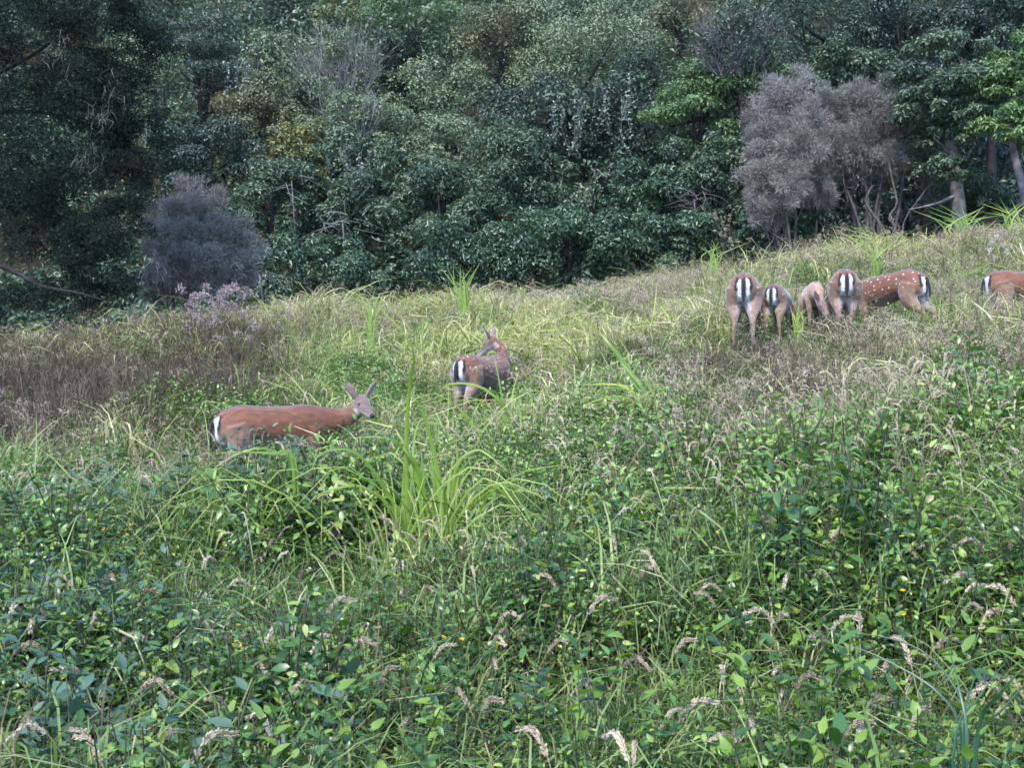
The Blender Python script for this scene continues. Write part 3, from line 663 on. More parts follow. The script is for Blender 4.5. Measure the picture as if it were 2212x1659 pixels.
def deer(label, px, py, D, heading, scale, neck, hdir, spots=1.0, coat='red', legs=None, back=0.0, eyes=True, earv=(.55, .75), pitch=0.0):
    th = math.radians(heading)
    X = (px - 1106) / FPX * D
    gzz = gz(X, D)
    root = empty('fallow_deer', (X, D, gzz - .01), th)
    tag(root, label, 'deer', 'fallow deer grazing on the slope')
    g = G()
    Y, Zu = np.array([0, 1., 0]), np.array([0, 0, 1.])
    tors = [(-.535, .655, .040, .06), (-.520, .662, .085, .105), (-.485, .672, .122, .142), (-.41, .682, .152, .165), (-.30, .690, .168, .175), (-.15, .672, .172, .172), (0, .648, .176, .188),
            (.13, .640, .170, .202), (.26, .650, .152, .212), (.36, .668, .132, .195), (.45, .680, .105, .150), (.51, .690, .065, .09)]
    loft(g, [((x, 0, z + back * (1 - (x / .5) ** 2)), Y, Zu, a, b) for x, z, a, b in tors], 20)
    neck = [np.array(n, float) for n in neck]
    path = [np.array([.36, 0, .72])] + neck
    pp = spline(path, 9)
    T = nrm(np.gradient(pp, axis=0))
    side = nrm(np.cross(np.tile(Zu, (9, 1)) * .7 + np.array([-.7, 0, 0]) * .5, T))
    upv = np.cross(T, side)
    wn = np.interp(np.linspace(0, 1, 9), [0, .3, .6, 1], [.105, .088, .068, .058]); hn = np.interp(np.linspace(0, 1, 9), [0, .3, .6, 1], [.155, .125, .085, .065])
    loft(g, [(pp[i], side[i], upv[i], wn[i], hn[i]) for i in range(9)], 14)
    # head: direction given in world space, brought into the local frame
    cs, sn = math.cos(-th), math.sin(-th)
    f = np.array(hdir, float); f = nrm(np.array([cs * f[0] - sn * f[1], sn * f[0] + cs * f[1], f[2]]))
    hr = nrm(np.cross(f, Zu)); hr = hr if np.linalg.norm(np.cross(f, Zu)) > .15 else Y * -1
    hu = np.cross(hr, f)
    poll = pp[-1]
    hs = [(-.06, .01, .030, .035), (-.03, .012, .052, .058), (.03, .008, .062, .066), (.08, -.004, .058, .062), (.12, -.016, .046, .050), (.16, -.024, .036, .040), (.20, -.030, .031, .033), (.235, -.034, .028, .027), (.255, -.036, .016, .015)]
    HS = 1.13
    loft(g, [(poll + (f * t + hu * o_) * HS, hr, hu, a * HS, b * HS) for t, o_, a, b in hs], 14)
    ears = []
    for s in (-1, 1):
        e0 = poll + hr * s * .045 + hu * .045 - f * .01
        ed = nrm(hr * s * earv[0] + hu * earv[1] - f * .30)
        en = nrm(f * .8 + hr * s * .5); en = nrm(en - ed * (en @ ed)); ew = np.cross(ed, en)
        loft(g, [(e0 + ed * t, ew, en, a, b) for t, a, b in ((0, .020, .016), (.04, .040, .015), (.10, .050, .014), (.15, .038, .013), (.20, .012, .011))], 10)
        ears.append((e0, e0 + ed * .195))
    lg = dict(fl=(0, 0), fr=(0, 0), hl=(0, 0), hr=(0, 0))
    if legs: lg.update(legs)
    legsegs = []
    for key, s in (('fl', 1), ('fr', -1)):
        dx, dy = lg[key]
        pts = [(.33, s * .075, .66), (.34, s * .092, .50), (.36 + dx * .35, s * .085 + dy * .4, .30), (.35 + dx * .85, s * .085 + dy * .9, .10), (.375 + dx, s * .085 + dy, .035), (.39 + dx, s * .085 + dy, .0)]
        ra = [.085, .058, .026, .0175, .019, .022]
        sp = spline(pts, 14); rr = np.interp(np.linspace(0, 1, 14), np.linspace(0, 1, 6), ra)
        tube(g, sp, rr, 10); legsegs.append(sp)
    for key, s in (('hl', 1), ('hr', -1)):
        dx, dy = lg[key]
        pts = [(-.36, s * .072, .69), (-.33, s * .092, .57), (-.345 + dx * .3, s * .094 + dy * .3, .45), (-.455 + dx * .6, s * .088 + dy * .5, .31), (-.435 + dx * .9, s * .088 + dy * .9, .10), (-.41 + dx, s * .088 + dy, .035), (-.395 + dx, s * .088 + dy, 0)]
        ra = [.130, .122, .086, .030, .0185, .019, .022]
        sp = spline(pts, 16); rr = np.interp(np.linspace(0, 1, 16), np.linspace(0, 1, 7), ra)
        tube(g, sp, rr, 10); legsegs.append(sp)
    # tail, hanging over the rump patch
    tl = [(-.500, 0, .785), (-.545, 0, .750), (-.565, 0, .69), (-.572, 0, .60), (-.565, 0, .505)]
    tsp = spline(tl, 8)
    loft(g, [(tsp[i], Y, np.array([1., 0, 0]), a, .014) for i, a in enumerate([.02, .026, .028, .030, .030, .028, .022, .010])], 8)
    me0 = g.build('tmp', None)
    tmp = bpy.data.objects.new('tmp', me0); COL.objects.link(tmp)
    md = tmp.modifiers.new('r', 'REMESH'); md.mode = 'VOXEL'; md.voxel_size = .0105
    ms = tmp.modifiers.new('s', 'SMOOTH'); ms.factor = .5; ms.iterations = 5
    dg = bpy.context.evaluated_depsgraph_get()
    me = bpy.data.meshes.new_from_object(tmp.evaluated_get(dg))
    bpy.data.objects.remove(tmp); bpy.data.meshes.remove(me0)
    me.name = 'deer_body'
    nv = len(me.vertices); v = np.zeros(nv * 3, np.float32); me.vertices.foreach_get('co', v); p = v.reshape(-1, 3).astype(float)
    zr = p[:, 2]
    # ---- coat markings (the animal's own colours)
    red = np.array((.118, .044, .023)) if coat == 'red' else (np.array((.27, .165, .115)) if coat == 'pale' else np.array((.080, .040, .030)))
    tan = np.array((.165, .105, .074)); grey = np.array((.115, .078, .070)); dark = np.array((.035, .016, .013)); white = np.array((.40, .39, .40)); black = np.array((.006, .005, .007)); belly = np.array((.27, .21, .19))
    col = np.tile(red, (nv, 1)); x, y, z = p.T
    mixc = lambda c, w_: col * (1 - w_[:, None]) + np.asarray(c) * w_[:, None]
    zb = z - back * (1 - np.clip(x / .5, -1, 1) ** 2)
    intor = (x > -.6) & (x < .5)
    col = mixc(tan, sstep(.61, .49, zb) * intor * .85)
    col = mixc(belly, sstep(.50, .45, zb) * intor * (np.abs(y) < .13))
    col = mixc(dark, sstep(.035, .015, np.abs(y)) * sstep(.80, .83, zb) * intor * .75)
    col = mixc(dark, sstep(.10, .03, np.abs(y)) * sstep(.80, .86, zb) * intor * .35)
    col = mixc(tan * 1.1, sstep(-.10, -.34, x) * sstep(.80, .58, zb) * intor * .60)
    # neck and head
    dn = np.full(nv, 9.0); tn = np.zeros(nv)
    for i in range(8):
        d, t = seg_dist(p, pp[i], pp[i + 1]); q = d < dn
        dn[q] = d[q]; tn[q] = (i + t[q]) / 8
    inneck = (dn < .17) & (tn > .30)
    col = mixc(red * .75 + tan * .3, inneck * sstep(.3, .6, tn) * .9)
    h = p - poll; ht = h @ f; hh = h @ hu; hrr = np.abs(h @ hr)
    inhead = (ht > -.05) & (ht < .31) & (np.linalg.norm(h - np.outer(ht, f), axis=1) < .105)
    col = mixc(grey, inhead * sstep(-.05, .02, ht) * .9)
    col = mixc((.36, .29, .25), inhead * sstep(-.02, -.05, hh) * .8)
    col = mixc(black * 2, inhead * sstep(.258, .272, ht))
    for a, b in ears:
        d, t = seg_dist(p, a, b)
        w_ = (d < .045) * sstep(.1, .25, t)
        col = mixc((.17, .115, .10), w_ * 1.0); col = mixc(dark, w_ * sstep(.8, 1.0, t) * .8)
    # legs
    lowz = sstep(.52, .42, z) * (dn > .2)
    col = mixc(tan * .95, lowz * (~inhead) * .9)
    hoof = sstep(.05, .035, z); col = mixc(dark, hoof * (~inhead) * (dn > .1))
    inner = (np.abs(y) < .085) & (x < -.28) & (z < .62) & (z > .30)
    col = mixc(white * .62, inner * sstep(.30, .46, z) * .45)
    # rump patch: white, edged in black, black tail
    rear = (x < -.435)
    ay = np.abs(y) + .016 * (noise(y * 90 + 3, z * 45, 1.0) - .5) + .010 * (noise(y * 30, z * 22 + 7, 1.0) - .5)
    z = z + .03 * (noise(y * 70 + 9, z * 30, 1.0) - .5)
    edge = .046 + .026 * sstep(.80, .70, z) - .008 * sstep(.60, .52, z)
    wp = rear * sstep(edge, edge - .010, ay) * sstep(.785, .755, z) * sstep(.46, .52, z)
    col = mixc(white, wp)
    bl = rear * sstep(edge - .008, edge, ay) * sstep(edge + .032, edge + .022, ay) * sstep(.60, .66, z) * sstep(.795, .775, z)
    col = mixc(black, bl)
    dtl = np.full(nv, 9.0)
    for i in range(7): dtl = np.minimum(dtl, seg_dist(p, tsp[i], tsp[i + 1])[0])
    tail = (dtl < .045) & (x < -.545) & (ay < .034) & (z < .80) | (ay < .022) & (x < -.50) & (z > .52) & (z < .79)
    col = mixc(black, tail.astype(float))
    col = mixc(white, ((x > -.562) & (x < -.5) & (ay > .022) & (ay < .045) & (z < .66) & (z > .53)).astype(float))
    sp_ = intor * sstep(.56, .62, zb) * (~inhead) * (x > -.47) * (dn > .06) * spots
    sp_ = np.maximum(sp_, 0)
    ca = me.attributes.new('coat', 'FLOAT_COLOR', 'POINT')
    ca.data.foreach_set('color', np.hstack([np.clip(col, 0, 1), np.ones((nv, 1))]).astype(np.float32).ravel())
    ra = me.attributes.new('rest', 'FLOAT_VECTOR', 'POINT'); ra.data.foreach_set('vector', (p + len(label) * .37).astype(np.float32).ravel())
    sa = me.attributes.new('spots', 'FLOAT', 'POINT'); sa.data.foreach_set('value', sp_.astype(np.float32))
    me.polygons.foreach_set('use_smooth', np.ones(len(me.polygons), dtype=bool))
    me.materials.clear(); me.materials.append(M['deer'])
    obj('deer_body', me, root)
    if eyes:
        for s in (-1, 1):
            g2 = G(); c = poll + (f * .075 + hr * s * .0535 + hu * .018) * 1.13
            loft(g2, [(c + hr * s * t, f, hu, a, a * .85) for t, a in ((-.008, .006), (-.004, .013), (.002, .0145), (.008, .010), (.011, .004))], 8)
            obj('eye', g2.build('eye', M['eye'], True), root)
    root.scale = (scale,) * 3
    root.rotation_euler = (0, math.radians(pitch), th)
    return root

GRAZE = [(.56, -.03, .58), (.66, -.06, .40), (.70, -.08, .27)]
deer('plain chestnut doe side-on in front, walking right with her head turned to the camera', 592, 1092, 9.5, 27, .95,
     [(.52, 0, .72), (.66, -.02, .745), (.78, -.03, .82), (.82, -.03, .885)], (.50, -.78, -.28), back=.03, spots=.0, legs=dict(hl=(.12, 0), hr=(-.08, 0), fl=(-.1, 0), fr=(.08, 0)))
deer('spotted doe in mid-meadow seen from behind, head raised and looking back to the left', 1043, 908, 12.4, 58, .95,
     [(.49, .02, .84), (.45, .07, .97), (.39, .12, 1.03)], (-.70, .30, -.52), spots=.9, legs=dict(hl=(.05, 0), hr=(-.05, 0)))
deer('large doe seen squarely from behind at the left end of the grazing group', 1608, 762, 12.2, 77, .97,
     [(.56, -.06, .56), (.64, -.13, .36), (.66, -.17, .20)], (.25, .45, -.9), spots=.6, legs=dict(hl=(.02, .02), hr=(-.22, -.02)))
deer('small dark fawn seen from behind beside the largest rear-facing doe', 1680, 745, 12.5, 66, .74,
     [(.56, -.05, .55), (.66, -.13, .38), (.70, -.16, .26)], (.4, .3, -.9), spots=.3, coat='dark', legs=dict(hr=(-.12, -.05)))
deer('small pale tan fawn facing the camera with its head lowered between two deer', 1757, 738, 12.9, -101, .72,
     [(.54, .02, .66), (.66, .04, .56), (.74, .05, .46)], (.30, -.75, -.62), spots=.5, coat='pale')
deer('heavily spotted doe seen from behind in the middle of the grazing group', 1819, 745, 12.6, 79, .93, GRAZE, (.1, .5, -.85), spots=1.0, legs=dict(hl=(.0, .0), hr=(.08, .03)))
deer('spotted reddish doe grazing side-on to the left with her rump to the right', 1932, 735, 13.0, 124, .95,
     [(.56, .0, .60), (.68, .0, .42), (.74, .0, .28)], (-.55, .1, -.85), spots=1.0, back=.06, pitch=6, legs=dict(hl=(-.1, 0), hr=(-.16, 0), fr=(.1, 0)))
deer('chestnut doe cut off by the right edge, facing right with pale flank', 2217, 722, 13.2, 2, .95, GRAZE, (.6, .1, -.8), spots=.1)

# ------------------------------------------------------------------ plant templates for the ground cover
def leaf_geo(L, W, droop=.25, fold=.18, tipw=.0, heart=False):
    """leaf along +x, normal +z, 8 triangles"""
    ts = np.array([0, .22, .55, .82, 1.0]); wd = np.array([.0, .85, 1.0, .5, 0]) if not heart else np.array([.25, 1.0, .72, .34, 0])
    V = []
    for t, q in zip(ts, wd):
        zc = -droop * L * t * t
        xx = t * L - (.12 * L if heart and t == 0 else 0)
        V += [(xx, q * W / 2, zc + fold * q * W / 2), (t * L, 0, zc), (xx, -q * W / 2, zc + fold * q * W / 2)]
    V = np.array(V); Q = []
    for i in range(4):
        a = i * 3; Q += [(a, a + 1, a + 4, a + 3), (a + 1, a + 2, a + 5, a + 4)]
    return V, np.array(Q)

def rotm(az, el, roll):
    ca, sa = math.cos(az), math.sin(az); ce, se = math.cos(el), math.sin(el); cr, sr = math.cos(roll), math.sin(roll)
    Rz = np.array([[ca, -sa, 0], [sa, ca, 0], [0, 0, 1]]); Ry = np.array([[ce, 0, -se], [0, 1, 0], [se, 0, ce]]); Rx = np.array([[1, 0, 0], [0, cr, -sr], [0, sr, cr]])
    return Rz @ Ry @ Rx

def herb(h, nl, L, W, seed, heart=False, pairs=True):
    r = np.random.default_rng(seed); g = G(); gs = G()
    lean = r.uniform(0, 2 * math.pi); lx, ly = math.cos(lean) * .25 * h, math.sin(lean) * .25 * h
    st = spline([(0, 0, -.06), (lx * .3, ly * .3, h * .5), (lx, ly, h)], 6)
    tube(gs, st, np.linspace(.0035, .0015, 6), 4, r.random(), False)
    az = r.uniform(0, 6)
    for i in range(nl):
        t = .25 + .75 * (i + 1) / nl
        q = np.array([np.interp(t, np.linspace(0, 1, 6), st[:, k]) for k in range(3)])
        az += 2.4 if not pairs else (math.pi if i % 2 else math.pi / 2 + r.normal() * .3)
        s = (1.15 - .55 * max(0, t - .45) / .55) * r.uniform(.75, 1.2)
        V, Q = leaf_geo(L * s, W * s, r.uniform(.1, .5), .2, heart=heart)
        R = rotm(az, r.normal(.25, .3) if t < .93 else r.normal(.8, .25), r.normal(0, .35))
        off = R @ np.array([.012 + (.02 if heart else 0), 0, 0])
        g.add(V @ R.T + q + off, Q, None, np.clip(r.random(), 0, 1))
    return g, gs

def grass(h, nb, wd, seed, droop=.5, spread=.05, seg=5):
    r = np.random.default_rng(seed); g = G()
    for k in range(nb):
        az = r.uniform(0, 2 * math.pi); d = np.array([math.cos(az), math.sin(az), 0]); hh = h * r.uniform(.5, 1.1); out = hh * r.uniform(.15, droop + .3)
        b = np.array([r.normal() * spread, r.normal() * spread, -.03])
        pts = spline([b, b + d * out * .25 + [0, 0, hh * .6], b + d * out * .75 + [0, 0, hh * (1 - .1 * droop)], b + d * out * 1.25 + [0, 0, hh * (1 - .5 * droop * r.random())]], seg)
        sd = nrm(np.cross(d, [0, 0, 1]) + r.normal(size=3) * .3)
        wv = wd * r.uniform(.6, 1.2) * np.array([.8, 1, .8, .5, .05])[:seg]
        V = np.stack([pts + sd * wv[:, None], pts - sd * wv[:, None]], 1).reshape(-1, 3)
        Q = [(2 * i, 2 * i + 1, 2 * i + 3, 2 * i + 2) for i in range(seg - 1)]
        g.add(V, Q, None, r.random())
    return g

def panicle_stem(gs, gh, base, az, h, lean, headL, headR, r, n=46, droop=1.0, fine=False):
    """dry grass stem with a fluffy head"""
    d = np.array([math.cos(az), math.sin(az), 0])
    p = [base, base + d * lean * h * .25 + [0, 0, h * .55], base + d * lean * h * .7 + [0, 0, h * .92]]
    tip = p[2]
    hd = [tip, tip + d * headL * .5 * (.4 + droop * .5) + [0, 0, headL * (.42 - .12 * droop)], tip + d * headL * (.5 + droop * .45) + [0, 0, headL * (.7 - .75 * droop)]]
    st = spline(p + hd[1:2], 7); tube(gs, st, np.linspace(.0022, .0012, 7), 3, r.random(), False)
    hp = spline(hd, 12)
    T = nrm(np.gradient(hp, axis=0)); rv = r.random()
    ii = r.integers(0, 11, n); u = r.random(n)
    c = hp[ii] * (1 - u[:, None]) + hp[ii + 1] * u[:, None]; t = T[ii]
    q = nrm(np.cross(t, r.normal(size=(n, 3)))); s = (ii + u) / 11
    rad = headR * np.sin(np.clip(s * .93 + .07, 0, 1) * math.pi) ** .6 * r.uniform(.3, 1.1, n)
    pp_ = c + q * (rad * (1 if fine else .55))[:, None]
    tt = nrm(t * .9 + q * .6)
    V, Tt = kites(pp_, tt, nrm(np.cross(tt, q) + q * .5), headL * (.085 if not fine else .06) * r.uniform(.7, 1.4, n), headR * (.75 if not fine else .18), .2)
    gh.add(V, None, Tt, np.repeat(np.clip(rv * .5 + .5 * r.random(n), 0, 1), 4))
    if not fine:
        tube(gh, hp, headR * .45 * np.sin(np.linspace(.12, .97, 12) * math.pi) ** .5, 6, rv * .5 + .2)

HID = []          # template objects: not linked into the scene, only read by the ground-cover nodes
def tmpl(name, parts):
    """parts: [(G, material)] -> one object with several materials"""
    V, Q, T, R, mi, n = [], [], [], [], [], 0
    me = None; mats = []
    Fq, Ft, mq, mt = [], [], [], []
    for k, (g, m) in enumerate(parts):
        if not g.V: continue
        v = np.concatenate(g.V); V.append(v); R.append(np.concatenate(g.R))
        if g.Q: q = np.concatenate(g.Q) + n; Fq.append(q); mq.append(np.full(len(q), len(mats)))
        if g.T: t = np.concatenate(g.T) + n; Ft.append(t); mt.append(np.full(len(t), len(mats)))
        n += len(v); mats.append(m)
    F = []; mi = []
    if Fq: F.append(np.concatenate(Fq)); mi.append(np.concatenate(mq))
    if Ft: F.append(np.concatenate(Ft)); mi.append(np.concatenate(mt))
    me = mesh(name, np.concatenate(V), F, None, np.concatenate(R))
    for m in mats: me.materials.append(m)
    me.polygons.foreach_set('material_index', np.concatenate(mi).astype(np.int32))
    o = bpy.data.objects.new(name, me); HID.append(o)
    return o

def scatter(name, label, cat, pos, rot, scl, templates):
    n = len(pos)
    me = bpy.data.meshes.new(name); me.vertices.add(n)
    me.vertices.foreach_set('co', np.asarray(pos, np.float32).ravel())
    a = me.attributes.new('rot', 'FLOAT_VECTOR', 'POINT'); a.data.foreach_set('vector', np.asarray(rot, np.float32).ravel())
    a = me.attributes.new('scl', 'FLOAT', 'POINT'); a.data.foreach_set('value', np.asarray(scl, np.float32))
    a = me.attributes.new('idx', 'INT', 'POINT'); a.data.foreach_set('value', rng.integers(0, len(templates), n).astype(np.int32))
    o = obj(name, me); tag(o, label, cat, kind='stuff')
    ng = bpy.data.node_groups.new(name + '_nodes', 'GeometryNodeTree')
    ng.interface.new_socket('Geometry', in_out='INPUT', socket_type='NodeSocketGeometry')
    ng.interface.new_socket('Geometry', in_out='OUTPUT', socket_type='NodeSocketGeometry')
    N, L = ng.nodes, ng.links
    gi, go = N.new('NodeGroupInput'), N.new('NodeGroupOutput')
    jn = N.new('GeometryNodeJoinGeometry')
    for t in templates:
        oi = N.new('GeometryNodeObjectInfo'); oi.inputs['Object'].default_value = t
        ti = N.new('GeometryNodeGeometryToInstance')
        L.new(oi.outputs['Geometry'], ti.inputs[0]); L.new(ti.outputs[0], jn.inputs[0])
    ip = N.new('GeometryNodeInstanceOnPoints')
    ip.inputs['Pick Instance'].default_value = True
    def attr(nm, ty):
        q = N.new('GeometryNodeInputNamedAttribute'); q.data_type = ty; q.inputs['Name'].default_value = nm; return q
    L.new(gi.outputs[0], ip.inputs['Points']); L.new(jn.outputs[0], ip.inputs['Instance'])
    L.new(attr('idx', 'INT').outputs['Attribute'], ip.inputs['Instance Index'])
    e2r = N.new('FunctionNodeEulerToRotation'); L.new(attr('rot', 'FLOAT_VECTOR').outputs['Attribute'], e2r.inputs[0]); L.new(e2r.outputs[0], ip.inputs['Rotation'])
    L.new(attr('scl', 'FLOAT').outputs['Attribute'], ip.inputs['Scale'])
    L.new(ip.outputs[0], go.inputs[0])
    md = o.modifiers.new('scatter', 'NODES'); md.node_group = ng
    return o

def sample(n, y0, y1, dens, margin=1.3):
    """n candidates over the meadow wedge, kept with probability dens(x, y, px)"""
    y = np.sqrt(rng.uniform((y0 + 2.3) ** 2, (y1 + 2.3) ** 2, n)) - 2.3
    x = rng.uniform(-1, 1, n) * (.50 * y + margin)
    px = 1106 + x / y * FPX
    k = rng.random(n) < dens(x, y, px)
    return x[k], y[k], px[k]

crest = lambda px: np.interp(px, [-400, 0, 400, 800, 1200, 1500, 1800, 2212, 2800], [15.6, 15.6, 17.0, 18.5, 19.6, 20.2, 20.6, 20.6, 20.6])
FOOT = [(-2.07, 9.5, .5), (-.33, 12.1, .6), (-.4, 11.5, .55), (-.4, 10.9, .4), (2.58, 12.0, .75), (3.03, 12.3, .6), (3.5, 12.6, .5), (3.79, 12.3, .65), (4.5, 12.8, .6), (6.2, 13.2, .5), (2.9, 11.4, .5)]
def deer_clear(x, y):
    k = np.ones(len(x))
    for a, b, r in FOOT: k = np.minimum(k, sstep(r * .5, r * 1.1, np.hypot(x - a, y - b)) * .9 + .1)
    return k

def place(x, y, hvar, sc0, sc1, tilt, lift=0.0):
    n = len(x); pos = np.stack([x, y, H(x, y) + lift], -1)
    rot = np.stack([rng.normal(0, tilt, n), rng.normal(0, tilt, n), rng.uniform(0, 2 * math.pi, n)], -1)
    return pos, rot, rng.uniform(sc0, sc1, n) * hvar

# leafy weeds
T_herb = []
for k in range(8):
    g, gs = herb(.40, 19, .058 if k == 0 else .038, .024 if k == 0 else .0175, 100 + k, pairs=k % 2 == 0)
    T_herb.append(tmpl('weed_template', [(g, M['herb']), (gs, M['herb_stem'])]))
for k in range(4):
    g, gs = herb(.36, 30, .025, .014, 140 + k, pairs=False)
    T_herb.append(tmpl('weed_template', [(g, M['herb']), (gs, M['herb_stem'])]))
T_light = []
for k in range(7):
    g, gs = herb(.42, 17, .05, .022, 150 + k, pairs=k % 2 == 0)
    T_light.append(tmpl('light_weed_template', [(g, M['herb_light']), (gs, M['herb_stem'])]))
T_blue = []
for k in range(3):
    g, gs = herb(.40, 12, .085, .036, 170 + k)
    T_blue.append(tmpl('weed_template', [(g, M['blueherb']), (gs, M['herb_stem'])]))
T_lime = []
for k in range(4):
    g, gs = herb(.50, 7, .055, .034, 180 + k, heart=True, pairs=False)
    T_lime.append(tmpl('bindweed_template', [(g, M['lime']), (gs, M['herb_stem'])]))

def dherb(x, y, px):
    open_ = 1 - .75 * np.exp(-((x + .40) ** 2 / .12 + (y - 5.25) ** 2 / .25))
    d = np.clip(1.15 - .03 * (y - 4), .5, 1)
    d = d * (1 - .35 * sstep(13, 16, y)) * (1 - .45 * sstep(600, 350, px) * sstep(11, 13, y)) * (y < crest(px))
    d = d * (1 + .8 * (mound(x, y) > .15)) * open_
    d = d * (1 - .30 * sstep(1250, 1600, px) * sstep(6.5, 8.5, y))
    return d * (.05 + 1.5 * noise(x, y, 1.25) ** 1.7 + .35 * (noise(x, y + 40, 3.5) - .4)) * deer_clear(x, y)
x, y, px = sample(190000, 1.7, 21, dherb)
vh = veg_h(x, y)
# the layer is built up: some plants stand on the ground, others are raised in the matted mounds
up = rng.uniform(0, 1, len(x)) * np.maximum(vh - .30, 0)
pos, rot, scl = place(x, y, np.clip(vh / .40, .68, 1.2) * (.40 + 1.2 * noise(x + 5, y + 2, 1.9)), .7, 1.2, .30, up * .8)
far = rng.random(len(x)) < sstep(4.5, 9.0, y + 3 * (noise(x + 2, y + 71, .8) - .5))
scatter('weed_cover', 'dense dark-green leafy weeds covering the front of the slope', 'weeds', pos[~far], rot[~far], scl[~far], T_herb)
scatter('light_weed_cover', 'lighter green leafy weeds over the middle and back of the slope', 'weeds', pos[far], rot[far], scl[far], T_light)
x, y, px = sample(6000, 1.7, 9, lambda x, y, px: (.03 + .6 * sstep(.6, .75, noise(x + 20, y, .7))) * (1 - .7 * sstep(700, 1300, px)))
vh = veg_h(x, y); pos, rot, scl = place(x, y, np.clip(vh / .38, .6, 1.2), .7, 1.1, .25, np.maximum(vh - .34, 0))
scatter('blue_weed_cover', 'patches of blue-green broader leaves among the weeds at the front', 'weeds', pos, rot, scl, T_blue)
x, y, px = sample(17000, 1.8, 20, lambda x, y, px: (.10 + .9 * sstep(.55, .75, noise(x + 50, y + 9, .6))) * (.4 + .6 * sstep(900, 1400, px)) * deer_clear(x, y))
vh = veg_h(x, y); pos, rot, scl = place(x, y, np.clip(vh / .36, .6, 1.2), .7, 1.1, .2, np.maximum(vh - .36, 0))
scatter('bindweed_cover', 'yellow-green heart-shaped leaves scattered over the weeds, thickest on the right', 'weeds', pos, rot, scl, T_lime)

# grasses
T_grass = [tmpl('grass_template', [(grass(.42, 12, .0045, 200 + k, 1.0, .06), M['grass'])]) for k in range(6)]
T_pale = [tmpl('grass_template', [(grass(.50, 13, .0075, 220 + k, 1.1, .09), M['palegrass'])]) for k in range(6)]
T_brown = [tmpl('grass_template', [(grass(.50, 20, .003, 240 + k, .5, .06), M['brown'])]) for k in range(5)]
def dgrass(x, y, px): return (.45 + .55 * sstep(5, 10, y)) * (.4 + .8 * noise(x + 4, y + 31, .8)) * deer_clear(x, y) * (y < crest(px))
x, y, px = sample(40000, 2, 21, dgrass)
vh = veg_h(x, y); pos, rot, scl = place(x, y, np.clip(vh / .36, .5, 1.2), .7, 1.15, .15, np.maximum(vh - .38, 0))
scatter('grass_cover', 'fine green and straw grass blades between the weeds all over the slope', 'grass', pos, rot, scl, T_grass)
def dpale(x, y, px): return sstep(9, 16, y + 5 * (noise(x, y, .45) - .5)) * (1 - .82 * sstep(700, 350, px)) * (.1 + 1.4 * noise(x + 14, y + 1, 1.1) ** 1.3) * (y < crest(px)) * deer_clear(x, y)
x, y, px = sample(26000, 8, 21, dpale)
pos, rot, scl = place(x, y, .45 + .95 * noise(x + 31, y + 8, .75), .5, 1.1, .22)
scatter('pale_grass_cover', 'pale yellow-green long grass along the crest in front of the wood', 'grass', pos, rot, scl, T_pale)
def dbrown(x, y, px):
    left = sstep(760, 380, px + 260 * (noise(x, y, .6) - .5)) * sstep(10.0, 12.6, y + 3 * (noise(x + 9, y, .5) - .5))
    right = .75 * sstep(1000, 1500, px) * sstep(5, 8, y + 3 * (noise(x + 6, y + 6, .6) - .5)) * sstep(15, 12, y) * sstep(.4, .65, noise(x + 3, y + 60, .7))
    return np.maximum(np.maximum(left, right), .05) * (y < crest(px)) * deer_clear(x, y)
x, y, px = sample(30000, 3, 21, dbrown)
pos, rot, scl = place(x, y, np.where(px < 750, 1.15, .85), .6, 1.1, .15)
scatter('brown_grass_cover', 'dry brown grass, shade mixed into its colour, beside the dark left tree and in patches on the right', 'grass', pos, rot, scl, T_brown)

T_tuss = [tmpl('tussock_template', [(grass(.62, 34, .007, 260 + k, 1.3, .10, 5), M['palegrass' if k % 2 else 'grass'])]) for k in range(6)]
x, y, px = sample(1700, 5.5, 21, lambda x, y, px: sstep(6, 10, y) * (.1 + .9 * sstep(.45, .65, noise(x + 41, y + 12, .9))) * (y < crest(px)) * sstep(.3, .9, deer_clear(x, y)) * (1 - .92 * sstep(620, 450, px) * sstep(9.5, 11.5, y)))
pos, rot, scl = place(x, y, 1.0, .6, 1.15, .18)
scatter('tussock_cover', 'tangled drooping grass tussocks making the slope lumpy', 'grass', pos, rot, scl, T_tuss)

# dry stems with fluffy heads further back, where they melt into a haze
T_seed, T_fine, T_stalk = [], [], []
for k in range(6):
    r = np.random.default_rng(300 + k); gs, gh = G(), G()
    for q in range(3):
        panicle_stem(gs, gh, np.array([r.normal() * .05, r.normal() * .05, -.03]), r.uniform(0, 6.28), r.uniform(.38, .55), r.uniform(.2, .6), r.uniform(.07, .11), .0062, r, 22, r.uniform(.0, .9))
    T_seed.append(tmpl('seed_grass_template', [(gs, M['stalk']), (gh, M['seed'])]))
for k in range(5):
    r = np.random.default_rng(330 + k); gs, gh = G(), G()
    for q in range(4):
        panicle_stem(gs, gh, np.array([r.normal() * .06, r.normal() * .06, -.03]), r.uniform(0, 6.28), r.uniform(.40, .62), r.uniform(.1, .5), r.uniform(.12, .18), .045, r, 40, r.uniform(.1, .6), fine=True)
    T_fine.append(tmpl('fine_grass_template', [(gs, M['brown']), (gh, M['seed'])]))
